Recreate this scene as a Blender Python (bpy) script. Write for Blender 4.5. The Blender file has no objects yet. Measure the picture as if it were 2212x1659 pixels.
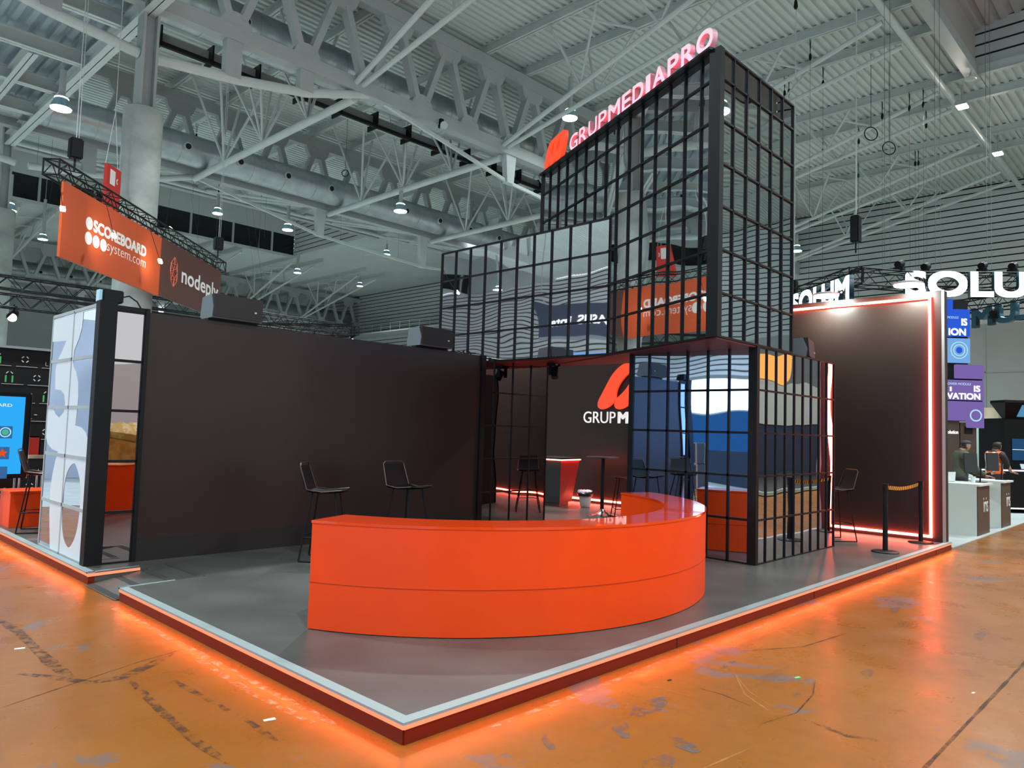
import bpy, bmesh, math, random
from mathutils import Vector, Matrix
R = random.Random(7)
sc = bpy.context.scene
PI = math.pi
# ---------------------------------------------------------------- camera
cam = bpy.data.cameras.new('camera'); camo = bpy.data.objects.new('camera', cam)
sc.collection.objects.link(camo); sc.camera = camo
cam.sensor_width = 36; cam.lens = 36*1600/2212; cam.clip_end = 400
_r = Vector((0.69170722, -0.72153641, 0.03043573)); _u = Vector((-0.06612967, -0.02131589, 0.99758333)); _f = Vector((0.71914393, 0.6920483, 0.06245932))
mw = Matrix.Identity(4)
for i in range(3):
    mw[i][0] = _r[i]; mw[i][1] = _u[i]; mw[i][2] = -_f[i]
mw[0][3], mw[1][3], mw[2][3] = -2.40755711, -3.00007495, 1.6
camo.matrix_world = mw
# ---------------------------------------------------------------- world, exposure
w = bpy.data.worlds.new('ambient_fill'); sc.world = w; w.use_nodes = True  # ambient fill entering through the unbuilt sides of the hall, no daylight
bg = w.node_tree.nodes['Background']; bg.inputs[0].default_value = (0.72, 0.86, 0.88, 1); bg.inputs[1].default_value = 1.5
sc.view_settings.view_transform = 'Standard'; sc.view_settings.look = 'None'
sc.view_settings.exposure = 0.0; sc.view_settings.gamma = 1.0; sc.view_settings.use_curve_mapping = False
sc.cycles.max_bounces = 7; sc.cycles.diffuse_bounces = 3; sc.cycles.glossy_bounces = 4; sc.cycles.transmission_bounces = 3
sc.cycles.sample_clamp_indirect = 4.0; sc.cycles.caustics_reflective = False; sc.cycles.caustics_refractive = False
LAMP_W = 720.0      # watts of each high-bay lamp
def area(name, loc, size, size_y, power, color, direction, spread=PI):
    l = bpy.data.lights.new(name, 'AREA'); l.shape = 'RECTANGLE'; l.size = size; l.size_y = size_y
    l.energy = power; l.color = color; l.spread = spread
    o = bpy.data.objects.new(name, l); sc.collection.objects.link(o)
    d = Vector(direction).normalized()
    up = Vector((0, 0, 1)) if abs(d.z) < .99 else Vector((0, 1, 0))
    x = up.cross(-d).normalized(); y = (-d).cross(x)
    m = Matrix.Identity(4)
    for i in range(3):
        m[i][0] = x[i]; m[i][1] = y[i]; m[i][2] = -d[i]; m[i][3] = loc[i]
    o.matrix_world = m
    return o
def highbay_light(p, power):
    l = bpy.data.lights.new('high_bay_light', 'AREA'); l.shape = 'DISK'; l.size = .5; l.energy = power; l.color = (.84, .96, 1); l.spread = 2.35
    o = bpy.data.objects.new('high_bay_light', l); sc.collection.objects.link(o); o.location = p
# ---------------------------------------------------------------- materials
def nt(name):
    m = bpy.data.materials.new(name); m.use_nodes = True
    return m, m.node_tree, m.node_tree.nodes['Principled BSDF']
def mat(name, col, rough=.5, metal=0, spec=.5, emit=None, es=0, coat=0, noise=0, nscale=4, bump=0, bscale=20):
    m, t, p = nt(name)
    p.inputs['Base Color'].default_value = (*col, 1); p.inputs['Roughness'].default_value = rough
    p.inputs['Metallic'].default_value = metal; p.inputs['Specular IOR Level'].default_value = spec
    p.inputs['Coat Weight'].default_value = coat
    if emit: p.inputs['Emission Color'].default_value = (*emit, 1); p.inputs['Emission Strength'].default_value = es
    if noise or bump:
        tc = t.nodes.new('ShaderNodeTexCoord')
    if noise:
        n = t.nodes.new('ShaderNodeTexNoise'); n.inputs['Scale'].default_value = nscale; n.inputs['Detail'].default_value = 6
        t.links.new(tc.outputs['Object'], n.inputs['Vector'])
        r = t.nodes.new('ShaderNodeValToRGB')
        r.color_ramp.elements[0].position = .3; r.color_ramp.elements[1].position = .7
        r.color_ramp.elements[0].color = (*[c*(1-noise) for c in col], 1); r.color_ramp.elements[1].color = (*[min(1, c*(1+noise)) for c in col], 1)
        t.links.new(n.outputs['Fac'], r.inputs[0]); t.links.new(r.outputs[0], p.inputs['Base Color'])
    if bump:
        n2 = t.nodes.new('ShaderNodeTexNoise'); n2.inputs['Scale'].default_value = bscale; n2.inputs['Detail'].default_value = 3
        t.links.new(tc.outputs['Object'], n2.inputs['Vector'])
        b = t.nodes.new('ShaderNodeBump'); b.inputs['Strength'].default_value = 1; b.inputs['Distance'].default_value = bump
        t.links.new(n2.outputs['Fac'], b.inputs['Height']); t.links.new(b.outputs[0], p.inputs['Normal'])
    return m
def mirror(name, col, bump, scale, rough=.015):
    m, t, p = nt(name)
    p.inputs['Base Color'].default_value = (*col, 1); p.inputs['Metallic'].default_value = 1; p.inputs['Roughness'].default_value = rough
    tc = t.nodes.new('ShaderNodeTexCoord'); n = t.nodes.new('ShaderNodeTexNoise'); n.inputs['Scale'].default_value = scale; n.inputs['Detail'].default_value = 0.6
    t.links.new(tc.outputs['Object'], n.inputs['Vector'])
    b = t.nodes.new('ShaderNodeBump'); b.inputs['Strength'].default_value = 1; b.inputs['Distance'].default_value = bump
    t.links.new(n.outputs['Fac'], b.inputs['Height']); t.links.new(b.outputs[0], p.inputs['Normal'])
    return m
def emis(name, col, s):
    m = bpy.data.materials.new(name); m.use_nodes = True; t = m.node_tree; t.nodes.clear()
    e = t.nodes.new('ShaderNodeEmission'); e.inputs[0].default_value = (*col, 1); e.inputs[1].default_value = s
    o = t.nodes.new('ShaderNodeOutputMaterial'); t.links.new(e.outputs[0], o.inputs[0])
    return m
def floor_mat():
    m, t, p = nt('painted_orange_concrete')
    tc = t.nodes.new('ShaderNodeTexCoord')
    def noise(s, d=8, rough=.6, dist=0):
        n = t.nodes.new('ShaderNodeTexNoise'); n.inputs['Scale'].default_value = s; n.inputs['Detail'].default_value = d
        n.inputs['Roughness'].default_value = rough; n.inputs['Distortion'].default_value = dist
        t.links.new(tc.outputs['Object'], n.inputs['Vector']); return n
    def ramp(n, a, b, ca, cb):
        r = t.nodes.new('ShaderNodeValToRGB'); e = r.color_ramp.elements
        e[0].position = a; e[1].position = b; e[0].color = ca; e[1].color = cb
        t.links.new(n.outputs['Fac'], r.inputs[0]); return r
    def mix(f, a, b):
        x = t.nodes.new('ShaderNodeMix'); x.data_type = 'RGBA'
        t.links.new(f, x.inputs['Factor']); t.links.new(a, x.inputs['A'])
        if isinstance(b, tuple): x.inputs['B'].default_value = b
        else: t.links.new(b, x.inputs['B'])
        return x.outputs['Result']
    W, K = (1, 1, 1, 1), (0, 0, 0, 1)
    base = ramp(noise(.45, 6), .3, .72, (.20, .066, .009, 1), (.27, .092, .013, 1)).outputs[0]
    c = mix(ramp(noise(5, 10, .7), .5, .75, K, (.35, .35, .35, 1)).outputs[0], base, (.16, .065, .02, 1))
    # paint worn off in patches of grey concrete
    c = mix(ramp(noise(1.1, 12, .62, .6), .605, .622, K, (.75, .75, .75, 1)).outputs[0], c, (.125, .095, .088, 1))
    # tyre scuffs: stretched noise
    mp = t.nodes.new('ShaderNodeMapping'); mp.inputs['Scale'].default_value = (.5, 5, 1); mp.inputs['Rotation'].default_value = (0, 0, .5)
    t.links.new(tc.outputs['Object'], mp.inputs[0])
    s = noise(1.3, 8, .7); t.links.new(mp.outputs[0], s.inputs['Vector'])
    c = mix(ramp(s, .58, .70, K, (.55, .6, .6, 1)).outputs[0], c, (.10, .055, .033, 1))
    mp2 = t.nodes.new('ShaderNodeMapping'); mp2.inputs['Scale'].default_value = (6, .4, 1); mp2.inputs['Rotation'].default_value = (0, 0, .2)
    t.links.new(tc.outputs['Object'], mp2.inputs[0])
    s2 = noise(1.0, 8, .7); t.links.new(mp2.outputs[0], s2.inputs['Vector'])
    c = mix(ramp(s2, .60, .70, K, (.5, .5, .5, 1)).outputs[0], c, (.13, .065, .035, 1))
    t.links.new(c, p.inputs['Base Color'])
    rr = ramp(noise(2.5, 6), .3, .7, (.22, .22, .22, 1), (.42, .42, .42, 1))
    t.links.new(rr.outputs[0], p.inputs['Roughness']); p.inputs['Specular IOR Level'].default_value = .22
    b = t.nodes.new('ShaderNodeBump'); b.inputs['Distance'].default_value = .002; b.inputs['Strength'].default_value = .6
    t.links.new(noise(9, 8).outputs['Fac'], b.inputs['Height']); t.links.new(b.outputs[0], p.inputs['Normal'])
    return m
def vinyl_mat():
    m = mat('grey_slate_vinyl', (.078, .078, .070), .36, noise=.28, nscale=1.3, bump=.001, bscale=30)
    return m
M = dict(
    floor=floor_mat(), vinyl=vinyl_mat(),
    carpet=mat('grey_carpet', (.36, .38, .36), .9, noise=.1, nscale=3),
    deck=mat('white_steel_deck', (.60, .66, .63), .55, noise=.06, nscale=.4),
    deck2=mat('grey_steel_deck', (.36, .43, .47), .5, noise=.08, nscale=.5),
    brown=mat('brown_steel_deck', (.40, .36, .34), .6, noise=.06, nscale=.5),  # brown sheet over the nearest rooflight
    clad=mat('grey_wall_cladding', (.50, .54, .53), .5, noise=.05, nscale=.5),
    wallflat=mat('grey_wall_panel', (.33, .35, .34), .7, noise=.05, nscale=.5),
    steel=mat('grey_painted_steel', (.40, .43, .42), .45, noise=.06, nscale=1.5),
    steel2=mat('light_painted_steel', (.56, .61, .59), .4, noise=.05, nscale=1.5),
    duct=mat('galvanised_duct', (.42, .46, .47), .34, metal=.75, noise=.14, nscale=2.5),
    nozzle=mat('nozzle_grey', (.45, .47, .46), .5), hole=mat('duct_opening_black', (.01, .01, .01), .9),
    conc=mat('stained_concrete', (.40, .44, .41), .85, noise=.25, nscale=1.6, bump=.01, bscale=6),
    black=mat('black_powder_coat', (.0045, .0045, .005), .5, spec=.25), blk2=mat('black_matt', (.010, .010, .010), .7, spec=.25),
    night=mat('dark_window_glass', (.006, .008, .01), .15),
    wallb=mat('dark_brown_fabric_wall', (.030, .0165, .0130), .38, spec=.34, noise=.05, nscale=2),
    skirt=mat('dark_skirting', (.010, .007, .006), .5),
    otop=mat('orange_gloss', (.90, .060, .003), .12, coat=.6), orange=mat('orange_lacquer', (.92, .062, .003), .45, spec=.3, noise=.04, nscale=3),
    seam=mat('orange_seam', (.45, .03, .002), .5),
    redwood=mat('red_brown_soffit', (.16, .02, .018), .45),
    alu=mat('aluminium_trim', (.27, .32, .31), .42), fascia=mat('red_lacquer_fascia', (.17, .012, .004), .35, spec=.25),
    strip=emis('salmon_led_strip', (1, .25, .13), 1.5),
    neon=emis('warm_neon_line', (1, .11, .065), 36), neonred=emis('red_edge_glow', (1, .03, .03), 1.5),
    mtower=mirror('smoked_mirror', (.68, .71, .72), .008, 1.0), mband=mirror('bright_mirror', (.93, .90, .96), .009, .9),
    mcub=mirror('blue_lit_mirror', (.60, .72, .92), .007, 1.0), mcubr=mirror('tinted_mirror', (.62, .58, .60), .010, 1.2),  # cubicle's left face: blue light on it put into the mirror tint
    mwall=mirror('rose_tinted_mirror', (.50, .42, .42), .008, 1.2), m36=mirror('blue_mirror', (.62, .66, .80), .008, 1.2),
    white=mat('white_gloss', (.72, .76, .78), .35), wtext=mat('white_lettering', (.85, .85, .85), .5, emit=(1, .93, .88), es=.55),
    wpaint=mat('white_print', (.75, .73, .70), .6), offwhite=mat('off_white_plastic', (.62, .60, .55), .5),
    frost=mat('frosted_acrylic', (.72, .70, .73), .35, emit=(1, .80, .84), es=.30),
    frostside=mat('frosted_acrylic_edge', (.55, .30, .34), .4, emit=(1, .25, .32), es=.16),
    logo=mat('orange_red_sign_face', (.80, .06, .02), .4, emit=(1, .07, .015), es=.65),
    banO=mat('orange_banner_print', (.50, .075, .016), .6), banB=mat('brown_banner_print', (.085, .032, .024), .6),
    linered=mat('coral_line_print', (.70, .16, .09), .6),
    pod=mat('red_podium_panel', (.30, .025, .022), .4), podd=mat('charcoal_panel', (.022, .022, .022), .5),
    chrome=mat('polished_steel', (.6, .6, .6), .2, metal=1),
    glass=mat('lamp_glass', (.35, .55, .65), .1, metal=.5), lens=emis('lamp_lens', (.80, .96, 1), 7), lenswarm=emis('flood_lens', (1, .92, .75), 10),
    yellow=mat('yellow_tape', (.80, .36, .02), .5), redp=mat('red_sign_board', (.55, .03, .02), .5),
    solum=emis('white_sign_face', (.86, .97, 1), 2.2), solside=mat('blue_sign_return', (.03, .10, .14), .4),
    scr=emis('cyan_touch_screen', (.03, .42, .95), 1.0), scrb=emis('deep_blue_screen', (.03, .12, .75), .9), scrv=emis('violet_screen', (.24, .16, .50), .8),
    scrl=emis('light_blue_image', (.20, .45, .85), .9), scrd=mat('dim_screen', (.10, .06, .12), .3), scrw=emis('white_screen_text', (.85, .95, 1), 1.2), scrt=emis('pale_teal_screen_text', (.5, .85, 1), .9),
    kb=emis('blue_kiosk_screen', (.02, .07, .16), 1.0), kmap=emis('blue_map_screen', (.10, .30, .50), .9), kline=emis('white_light_line', (.85, .95, 1), 3),
    brownc=mat('brown_cabinet', (.085, .050, .035), .5), teal=mat('pale_green_partition', (.50, .68, .62), .6), cream=mat('cream_blind', (.60, .50, .34), .7),
    desk=mat('pale_desk_laminate', (.62, .66, .60), .5),
    skin=mat('skin', (.48, .27, .19), .55), hair=mat('dark_hair', (.02, .015, .012), .7), cap=mat('navy_cap_cloth', (.03, .035, .05), .8),
    jumper=mat('olive_jumper_knit', (.085, .090, .060), .9, bump=.004, bscale=60), trous=mat('dark_trousers', (.03, .03, .035), .85),
    tee=mat('black_tee', (.015, .015, .015), .8), vest=mat('orange_safety_vest', (.85, .14, .03), .6, emit=(.8, .12, .02), es=.05), tape=mat('reflective_tape', (.55, .52, .50), .4),
    lgreen=emis('green_light', (.12, .75, .25), .5), applogo=mat('app_tile', (.02, .13, .30), .4, emit=(.02, .13, .35), es=.5), appg=emis('green_badge', (.10, .55, .40), .8), appr=emis('red_star', (1, .10, .02), .8),
    plastic=mat('white_bin_plastic', (.66, .60, .56), .5), bag=mat('black_bin_bag', (.012, .012, .012), .3),
    spk=mat('dark_grille', (.012, .006, .006), .6), spks=mat('grey_speaker_case', (.16, .18, .19), .55),
    lightbox=emis('white_lightbox', (.85, .96, 1), 2.4), bluewall=emis('blue_backlit_fabric', (.05, .22, .55), .55), bluedark=mat('navy_wall', (.03, .05, .09), .5),
    sunset=emis('amber_picture', (1, .42, .10), 1.8), caseb=mat('flight_case_panel', (.05, .06, .075), .45), casem=mat('flight_case_edge', (.6, .6, .62), .3, metal=.8),
    sack=mat('yellow_sack', (.55, .38, .10), .4, noise=.3, nscale=5, bump=.05, bscale=5), greenedge=mat('pale_green_edge', (.40, .55, .48), .5), red2=mat('red_seat', (.5, .04, .02), .5),
    rope=mat('dull_wire_rope', (.10, .11, .11), .6), darkmetal=mat('dark_brass_wire', (.13, .09, .07), .35, metal=.8), bigscr=emis('bright_blue_display', (.24, .52, 1), 4.2), lclad=mat('pale_wall_cladding', (.66, .66, .68), .6), paleblue=mat('pale_blue_panel', (.44, .50, .58), .5, emit=(.4, .5, .7), es=.18), greytape=mat('dark_grip_tape', (.035, .032, .028), .9), litter=mat('paper_scrap', (.75, .70, .60), .8), lgtape=mat('green_tape', (.10, .50, .15), .6),
)
# ---------------------------------------------------------------- mesh builder (world coordinates)
class MB:
    def __init__(s): s.v = []; s.f = []; s.mi = []
    def add(s, vs, fs, mi=0):
        n = len(s.v); s.v += [tuple(v) for v in vs]; s.f += [[n+i for i in f] for f in fs]; s.mi += [mi]*len(fs); return s
    def box(s, x0, x1, y0, y1, z0, z1, mi=0):
        vs = [(x, y, z) for x in (x0, x1) for y in (y0, y1) for z in (z0, z1)]
        return s.add(vs, [(0, 1, 3, 2), (4, 6, 7, 5), (0, 4, 5, 1), (2, 3, 7, 6), (0, 2, 6, 4), (1, 5, 7, 3)], mi)
    def obox(s, o, ax, ay, az, mi=0):      # oriented box: corner o and three edge vectors
        o, ax, ay, az = map(Vector, (o, ax, ay, az))
        vs = [o+ax*i+ay*j+az*k for i in (0, 1) for j in (0, 1) for k in (0, 1)]
        return s.add(vs, [(0, 1, 3, 2), (4, 6, 7, 5), (0, 4, 5, 1), (2, 3, 7, 6), (0, 2, 6, 4), (1, 5, 7, 3)], mi)
    def bar(s, p0, p1, wd, ht, mi=0):
        p0, p1 = Vector(p0), Vector(p1); d = p1-p0
        up = Vector((0, 0, 1)) if abs(d.normalized().z) < .98 else Vector((0, 1, 0))
        a = d.cross(up).normalized()*wd; b = a.cross(d).normalized()*ht
        return s.obox(p0-a/2-b/2, d, a, b, mi)
    def tube(s, pts, r, n=8, mi=0, cap=True):
        pts = [Vector(p) for p in pts]; rs = r if isinstance(r, (list, tuple)) else [r]*len(pts)
        base = len(s.v); prev = None
        for i, p in enumerate(pts):
            d = (pts[min(i+1, len(pts)-1)]-pts[max(i-1, 0)]).normalized()
            if prev is None:
                a = d.orthogonal().normalized()
            else:
                a = (prev-d*prev.dot(d)).normalized()
            prev = a; b = d.cross(a)
            for k in range(n):
                t = 2*PI*k/n; s.v.append(tuple(p+(a*math.cos(t)+b*math.sin(t))*rs[i]))
        for i in range(len(pts)-1):
            for k in range(n):
                s.f.append([base+i*n+k, base+i*n+(k+1) % n, base+(i+1)*n+(k+1) % n, base+(i+1)*n+k]); s.mi.append(mi)
        if cap:
            s.f.append([base+k for k in range(n)][::-1]); s.f.append([base+(len(pts)-1)*n+k for k in range(n)]); s.mi += [mi, mi]
        return s
    def lathe(s, c, prof, n=20, mi=0):     # prof: (r, z) from bottom to top about vertical axis at c
        return s.tube([(c[0], c[1], c[2]+z) for r, z in prof], [max(r, 1e-4) for r, z in prof], n, mi) if False else s._lathe(c, prof, n, mi)
    def _lathe(s, c, prof, n, mi):
        b = len(s.v)
        for r, z in prof:
            for k in range(n):
                t = 2*PI*k/n; s.v.append((c[0]+r*math.cos(t), c[1]+r*math.sin(t), c[2]+z))
        for i in range(len(prof)-1):
            for k in range(n):
                s.f.append([b+i*n+k, b+i*n+(k+1) % n, b+(i+1)*n+(k+1) % n, b+(i+1)*n+k]); s.mi.append(mi)
        s.f.append([b+k for k in range(n)][::-1]); s.f.append([b+(len(prof)-1)*n+k for k in range(n)]); s.mi += [mi, mi]
        return s
    def prism(s, pts, z0, z1, mi=0):
        n = len(pts); vs = [(x, y, z0) for x, y in pts]+[(x, y, z1) for x, y in pts]
        return s.add(vs, [list(range(n))[::-1], list(range(n, 2*n))]+[[i, (i+1) % n, n+(i+1) % n, n+i] for i in range(n)], mi)
    def build(s, name, m, parent=None, smooth=False, bevel=0):
        me = bpy.data.meshes.new(name); off = Vector((0, 0, 0))
        if parent is not None:
            q = parent
            while q is not None: off = off+q.location; q = q.parent
        me.from_pydata([tuple(Vector(v)-off) for v in s.v], [], s.f)
        for k in (m if isinstance(m, (list, tuple)) else [m]): me.materials.append(M[k])
        for p, i in zip(me.polygons, s.mi): p.material_index = i
        bm = bmesh.new(); bm.from_mesh(me); bmesh.ops.recalc_face_normals(bm, faces=bm.faces[:])
        if bevel: bmesh.ops.bevel(bm, geom=bm.edges[:], offset=bevel, segments=2, affect='EDGES', clamp_overlap=True)
        bm.to_mesh(me); bm.free()
        if smooth:
            for p in me.polygons: p.use_smooth = True
            me.set_sharp_from_angle(angle=math.radians(40))
        o = bpy.data.objects.new(name, me); sc.collection.objects.link(o)
        if parent is not None: o.parent = parent
        return o
def thing(name, label, cat, loc=(0, 0, 0), rz=0, group=None):
    o = bpy.data.objects.new(name, None); o.empty_display_size = .2; sc.collection.objects.link(o)
    o.location = loc; o.rotation_euler = (0, 0, rz); tag(o, label, cat, group); return o
def tag(o, label, cat, group=None):
    o['label'] = label; o['category'] = cat
    if group: o['group'] = group
    return o
def struct(o): o['kind'] = 'structure'; return o
def stuff(o, label, cat): tag(o, label, cat); o['kind'] = 'stuff'; return o
def dup(root, loc, rz, label, group=None):
    r = root.copy(); sc.collection.objects.link(r); r.location = loc; r.rotation_euler = (0, 0, rz); r['label'] = label
    if group: r['group'] = group
    for ch in list(root.children):
        c = ch.copy(); sc.collection.objects.link(c); c.parent = r
        for g in ch.children:
            d = g.copy(); sc.collection.objects.link(d); d.parent = c
    return r
# ---------------------------------------------------------------- lettering and flat shapes
def frame(o, right, up):
    r = Vector(right).normalized(); u = Vector(up).normalized(); n = r.cross(u)
    m = Matrix.Identity(4)
    for i in range(3): m[i][0] = r[i]; m[i][1] = u[i]; m[i][2] = n[i]; m[i][3] = o[i]
    return m
def curve_to_obj(cu, name, m, mtx, parent, fit=None, side=None):
    tmp = bpy.data.objects.new('tmp', cu); sc.collection.objects.link(tmp)
    dg = bpy.context.evaluated_depsgraph_get(); dg.update()
    me = bpy.data.meshes.new_from_object(tmp.evaluated_get(dg)); bpy.data.objects.remove(tmp)
    xs = [v.co.x for v in me.vertices]; ys = [v.co.y for v in me.vertices]
    S = Matrix.Identity(4)
    if fit and xs:
        x0, x1 = min(xs), max(xs); y0, y1 = min(ys), max(ys)
        sx = fit[0]/(x1-x0); sy = fit[1]/(y1-y0) if fit[1] else sx
        S = Matrix.Diagonal((sx, sy, 1, 1)) @ Matrix.Translation((-x0, -y0, 0))
    off = Vector((0, 0, 0)); q = parent
    while q is not None: off = off+q.location; q = q.parent
    me.transform(Matrix.Translation(-off) @ mtx @ S)
    me.materials.clear(); me.materials.append(M[m])
    if side:
        me.materials.append(M[side]); nn = (mtx.to_3x3() @ Vector((0, 0, 1))).normalized()
        for p in me.polygons:
            p.material_index = 0 if p.normal.dot(nn) > .7 else 1
    me.name = name
    o = bpy.data.objects.new(name, me); sc.collection.objects.link(o)
    if parent is not None: o.parent = parent
    return o
def text(s, name, m, o, right, up, width, height, parent=None, depth=.004, bold=0, side=None, space=1.0, res=4, slant=0):
    """bold: stroke thickening as a share of the letter height"""
    if bold > 0:
        r_, u_ = Vector(right).normalized(), Vector(up).normalized(); n_ = r_.cross(u_); bb_ = bold*height; obs = []
        for i_, (dx, dy) in enumerate(((0, 0), (2, 0), (0, 2), (2, 2), (1, 1))):
            obs.append(text(s, name, m, Vector(o)+r_*bb_*dx/2+u_*bb_*dy/2+n_*.0003*i_, right, up, width-bb_, height-bb_, None, depth, 0, side, space, res, slant))
        off = Vector((0, 0, 0)); q = parent
        while q is not None: off = off+q.location; q = q.parent
        b_ = bmesh.new()
        for x_ in obs: b_.from_mesh(x_.data)
        me_ = obs[0].data; b_.to_mesh(me_); b_.free(); me_.transform(Matrix.Translation(-off))
        for x_ in obs[1:]: bpy.data.objects.remove(x_)
        obs[0].parent = parent; return obs[0]
    cu = bpy.data.curves.new(name, 'FONT'); cu.body = s; cu.extrude = depth/2; cu.offset = min(bold, 0); cu.resolution_u = res
    cu.space_character = space; cu.shear = slant; cu.fill_mode = 'BOTH'
    return curve_to_obj(cu, name, m, frame(o, right, up) @ Matrix.Translation((0, 0, depth/2)), parent, (width, height), side)
def flat(polys, name, m, o, right, up, parent=None, depth=.004, side=None, wires=False):
    cu = bpy.data.curves.new(name, 'CURVE'); cu.dimensions = '2D'; cu.fill_mode = 'BOTH'; cu.extrude = depth/2
    for pts in polys:
        sp = cu.splines.new('POLY'); sp.points.add(len(pts)-1); sp.use_cyclic_u = True
        for i, (x, y) in enumerate(pts): sp.points[i].co = (x, y, 0, 1)
    return curve_to_obj(cu, name, m, frame(o, right, up) @ Matrix.Translation((0, 0, depth/2)), parent, None, side)
def circ(cx, cy, r, n=24, ry=None): return [(cx+r*math.cos(2*PI*k/n), cy+(ry or r)*math.sin(2*PI*k/n)) for k in range(n)]
def smoothpoly(pts, sub=6):     # closed Catmull-Rom
    out = []; n = len(pts)
    for i in range(n):
        p0, p1, p2, p3 = pts[i-1], pts[i], pts[(i+1) % n], pts[(i+2) % n]
        for k in range(sub):
            t = k/sub
            out.append(tuple(.5*((2*p1[j])+(-p0[j]+p2[j])*t+(2*p0[j]-5*p1[j]+4*p2[j]-p3[j])*t*t+(-p0[j]+3*p1[j]-3*p2[j]+p3[j])*t**3) for j in (0, 1)))
    return out
def m_logo(w, h, slope, n=10):  # slanted three-stroke mark with two leaf-shaped gaps, width w along the foot, height h
    lw = w/3; r = lw/2; out = []
    for k in range(3):          # feet, left to right
        cx = lw*(k+.5)
        for i in range(n+1):
            a = PI+PI*i/n; out.append((cx+r*math.cos(a)*1.0, r+r*math.sin(a)))
    out.append((w, h-2.2*r))
    for i in range(n+1):
        a = i/n*PI/2; out.append((w-1.1*r+1.1*r*math.cos(a), h-1.6*r+1.6*r*math.sin(a)))
    out.append((2*lw-r*.2, h*.965)); out.append((2*lw-r*.6, h))
    for i in range(n+1):
        a = PI/2+i/n*PI/2; out.append((1.1*r+1.1*r*math.cos(a), h-1.8*r+1.6*r*math.sin(a)))
    polys = [out]
    for k in (1, 2):
        cx = lw*k; z0 = r*1.05; z1 = h*.80; leaf = []
        for i in range(n+1):
            t = i/n; leaf.append((cx-.56*r*math.sin(PI*t)**.8+.12*r*t, z0+(z1-z0)*t))
        for i in range(1, n):
            t = 1-i/n; leaf.append((cx+.56*r*math.sin(PI*t)**.8+.12*r*t, z0+(z1-z0)*t))
        polys.append(leaf)
    return [[(x+slope*y, y) for x, y in p] for p in polys]
# ================================================================ HALL
XW = 43.0; Y1, Y2, Y3, Y4 = 16.14, 28.0, 63.9, 75.8; ZR = 15.2
# floor and carpets; off-camera carpets added to neutralise the floor's bounce
struct(MB().box(-40, 60, -34, 80, -.05, 0).build('floor', 'floor'))
c = MB(); c.box(10.62, XW, .04, 80, 0, .012); c.box(-.0, 10.62, 11.2, 80, 0, .012); c.box(-40, -6.2, 1.5, 80, 0, .012)
c.box(-6.2, 0, 12, 80, 0, .010); c.box(-3, 43, -34, -9.2, 0, .012); c.box(-40, -3, -34, -8.5, 0, .011)
struct(c.build('floor_carpet', 'carpet'))
def ribbed(x0, x1, y0, y1, z, axis, pitch, h, name, m, thick=.05):
    """trapezoid steel deck; ribs run along axis"""
    b = MB(); prof = []; L0, L1 = (y0, y1) if axis == 'x' else (x0, x1); t = L0
    while t < L1-1e-6:
        for a, q in ((0, 0), (.42, 0), (.5, h), (.92, h)):
            if t+a*pitch <= L1: prof.append((t+a*pitch, z+q))
        t += pitch
    prof.append((L1, z)); n = len(prof); E0, E1 = (x0, x1) if axis == 'x' else (y0, y1)
    vs = []
    for e in (E0, E1):
        for dz in (0, thick):
            for a, q in prof: vs.append((e, a, q+dz) if axis == 'x' else (a, e, q+dz))
    fs = []
    for i in range(n-1): fs += [(i, i+1, 2*n+i+1, 2*n+i), (n+i, 3*n+i, 3*n+i+1, n+i+1)]
    b.add(vs, fs); return struct(b.build(name, m))
ZD = 15.52
ribbed(4.0, XW, 3.4, 40.7, ZD, 'x', .28, .07, 'ceiling', 'deck')
ribbed(-36, 4.0, 3.4, 12.0, ZD, 'x', .28, .07, 'ceiling', 'deck')
ribbed(-36, XW, 51.1, 80, ZD, 'x', .28, .07, 'ceiling', 'deck')
ribbed(28.4, XW, -20, 3.4, ZD, 'x', .28, .07, 'ceiling', 'deck'); ribbed(28.4, XW, 40.7, 51.1, ZD, 'x', .28, .07, 'ceiling', 'deck')
ribbed(-36, 28.4, -20, -9.0, ZD, 'x', .28, .07, 'ceiling', 'deck')
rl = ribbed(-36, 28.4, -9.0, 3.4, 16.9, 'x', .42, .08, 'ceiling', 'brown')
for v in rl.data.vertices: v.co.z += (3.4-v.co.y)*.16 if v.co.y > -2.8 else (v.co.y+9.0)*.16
ribbed(-36, 27.8, 40.7, 51.1, 18.2, 'x', .28, .07, 'ceiling', 'deck')
ribbed(-14, 4.0, 12.0, 26.2, 12.35, 'y', .34, .10, 'ceiling', 'deck2')
def cladding_x(x, y0, y1, z0, z1, name, m, pitch=.36, d=.06, sgn=-1):  # horizontal ribs on a wall x = const, facing -x
    b = MB(); z = z0
    while z < z1-1e-6:
        ze = min(z+pitch*.80, z1)
        b.box(x, x+d, y0, y1, z, ze)
        if ze < z1: b.box(x+d*.9, x+d*1.6, y0, y1, ze, min(z+pitch, z1), 1)
        z += pitch
    return struct(b.build(name, [m, 'blk2']))
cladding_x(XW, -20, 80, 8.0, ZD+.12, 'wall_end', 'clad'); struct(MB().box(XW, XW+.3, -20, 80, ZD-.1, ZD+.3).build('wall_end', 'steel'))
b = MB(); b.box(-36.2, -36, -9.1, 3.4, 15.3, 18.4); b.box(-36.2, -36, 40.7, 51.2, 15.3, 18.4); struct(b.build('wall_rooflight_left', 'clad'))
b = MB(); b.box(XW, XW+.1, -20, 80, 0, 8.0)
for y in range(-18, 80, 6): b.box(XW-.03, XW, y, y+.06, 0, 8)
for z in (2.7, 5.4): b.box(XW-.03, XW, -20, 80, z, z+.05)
struct(b.build('wall_end', 'wallflat'))
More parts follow.
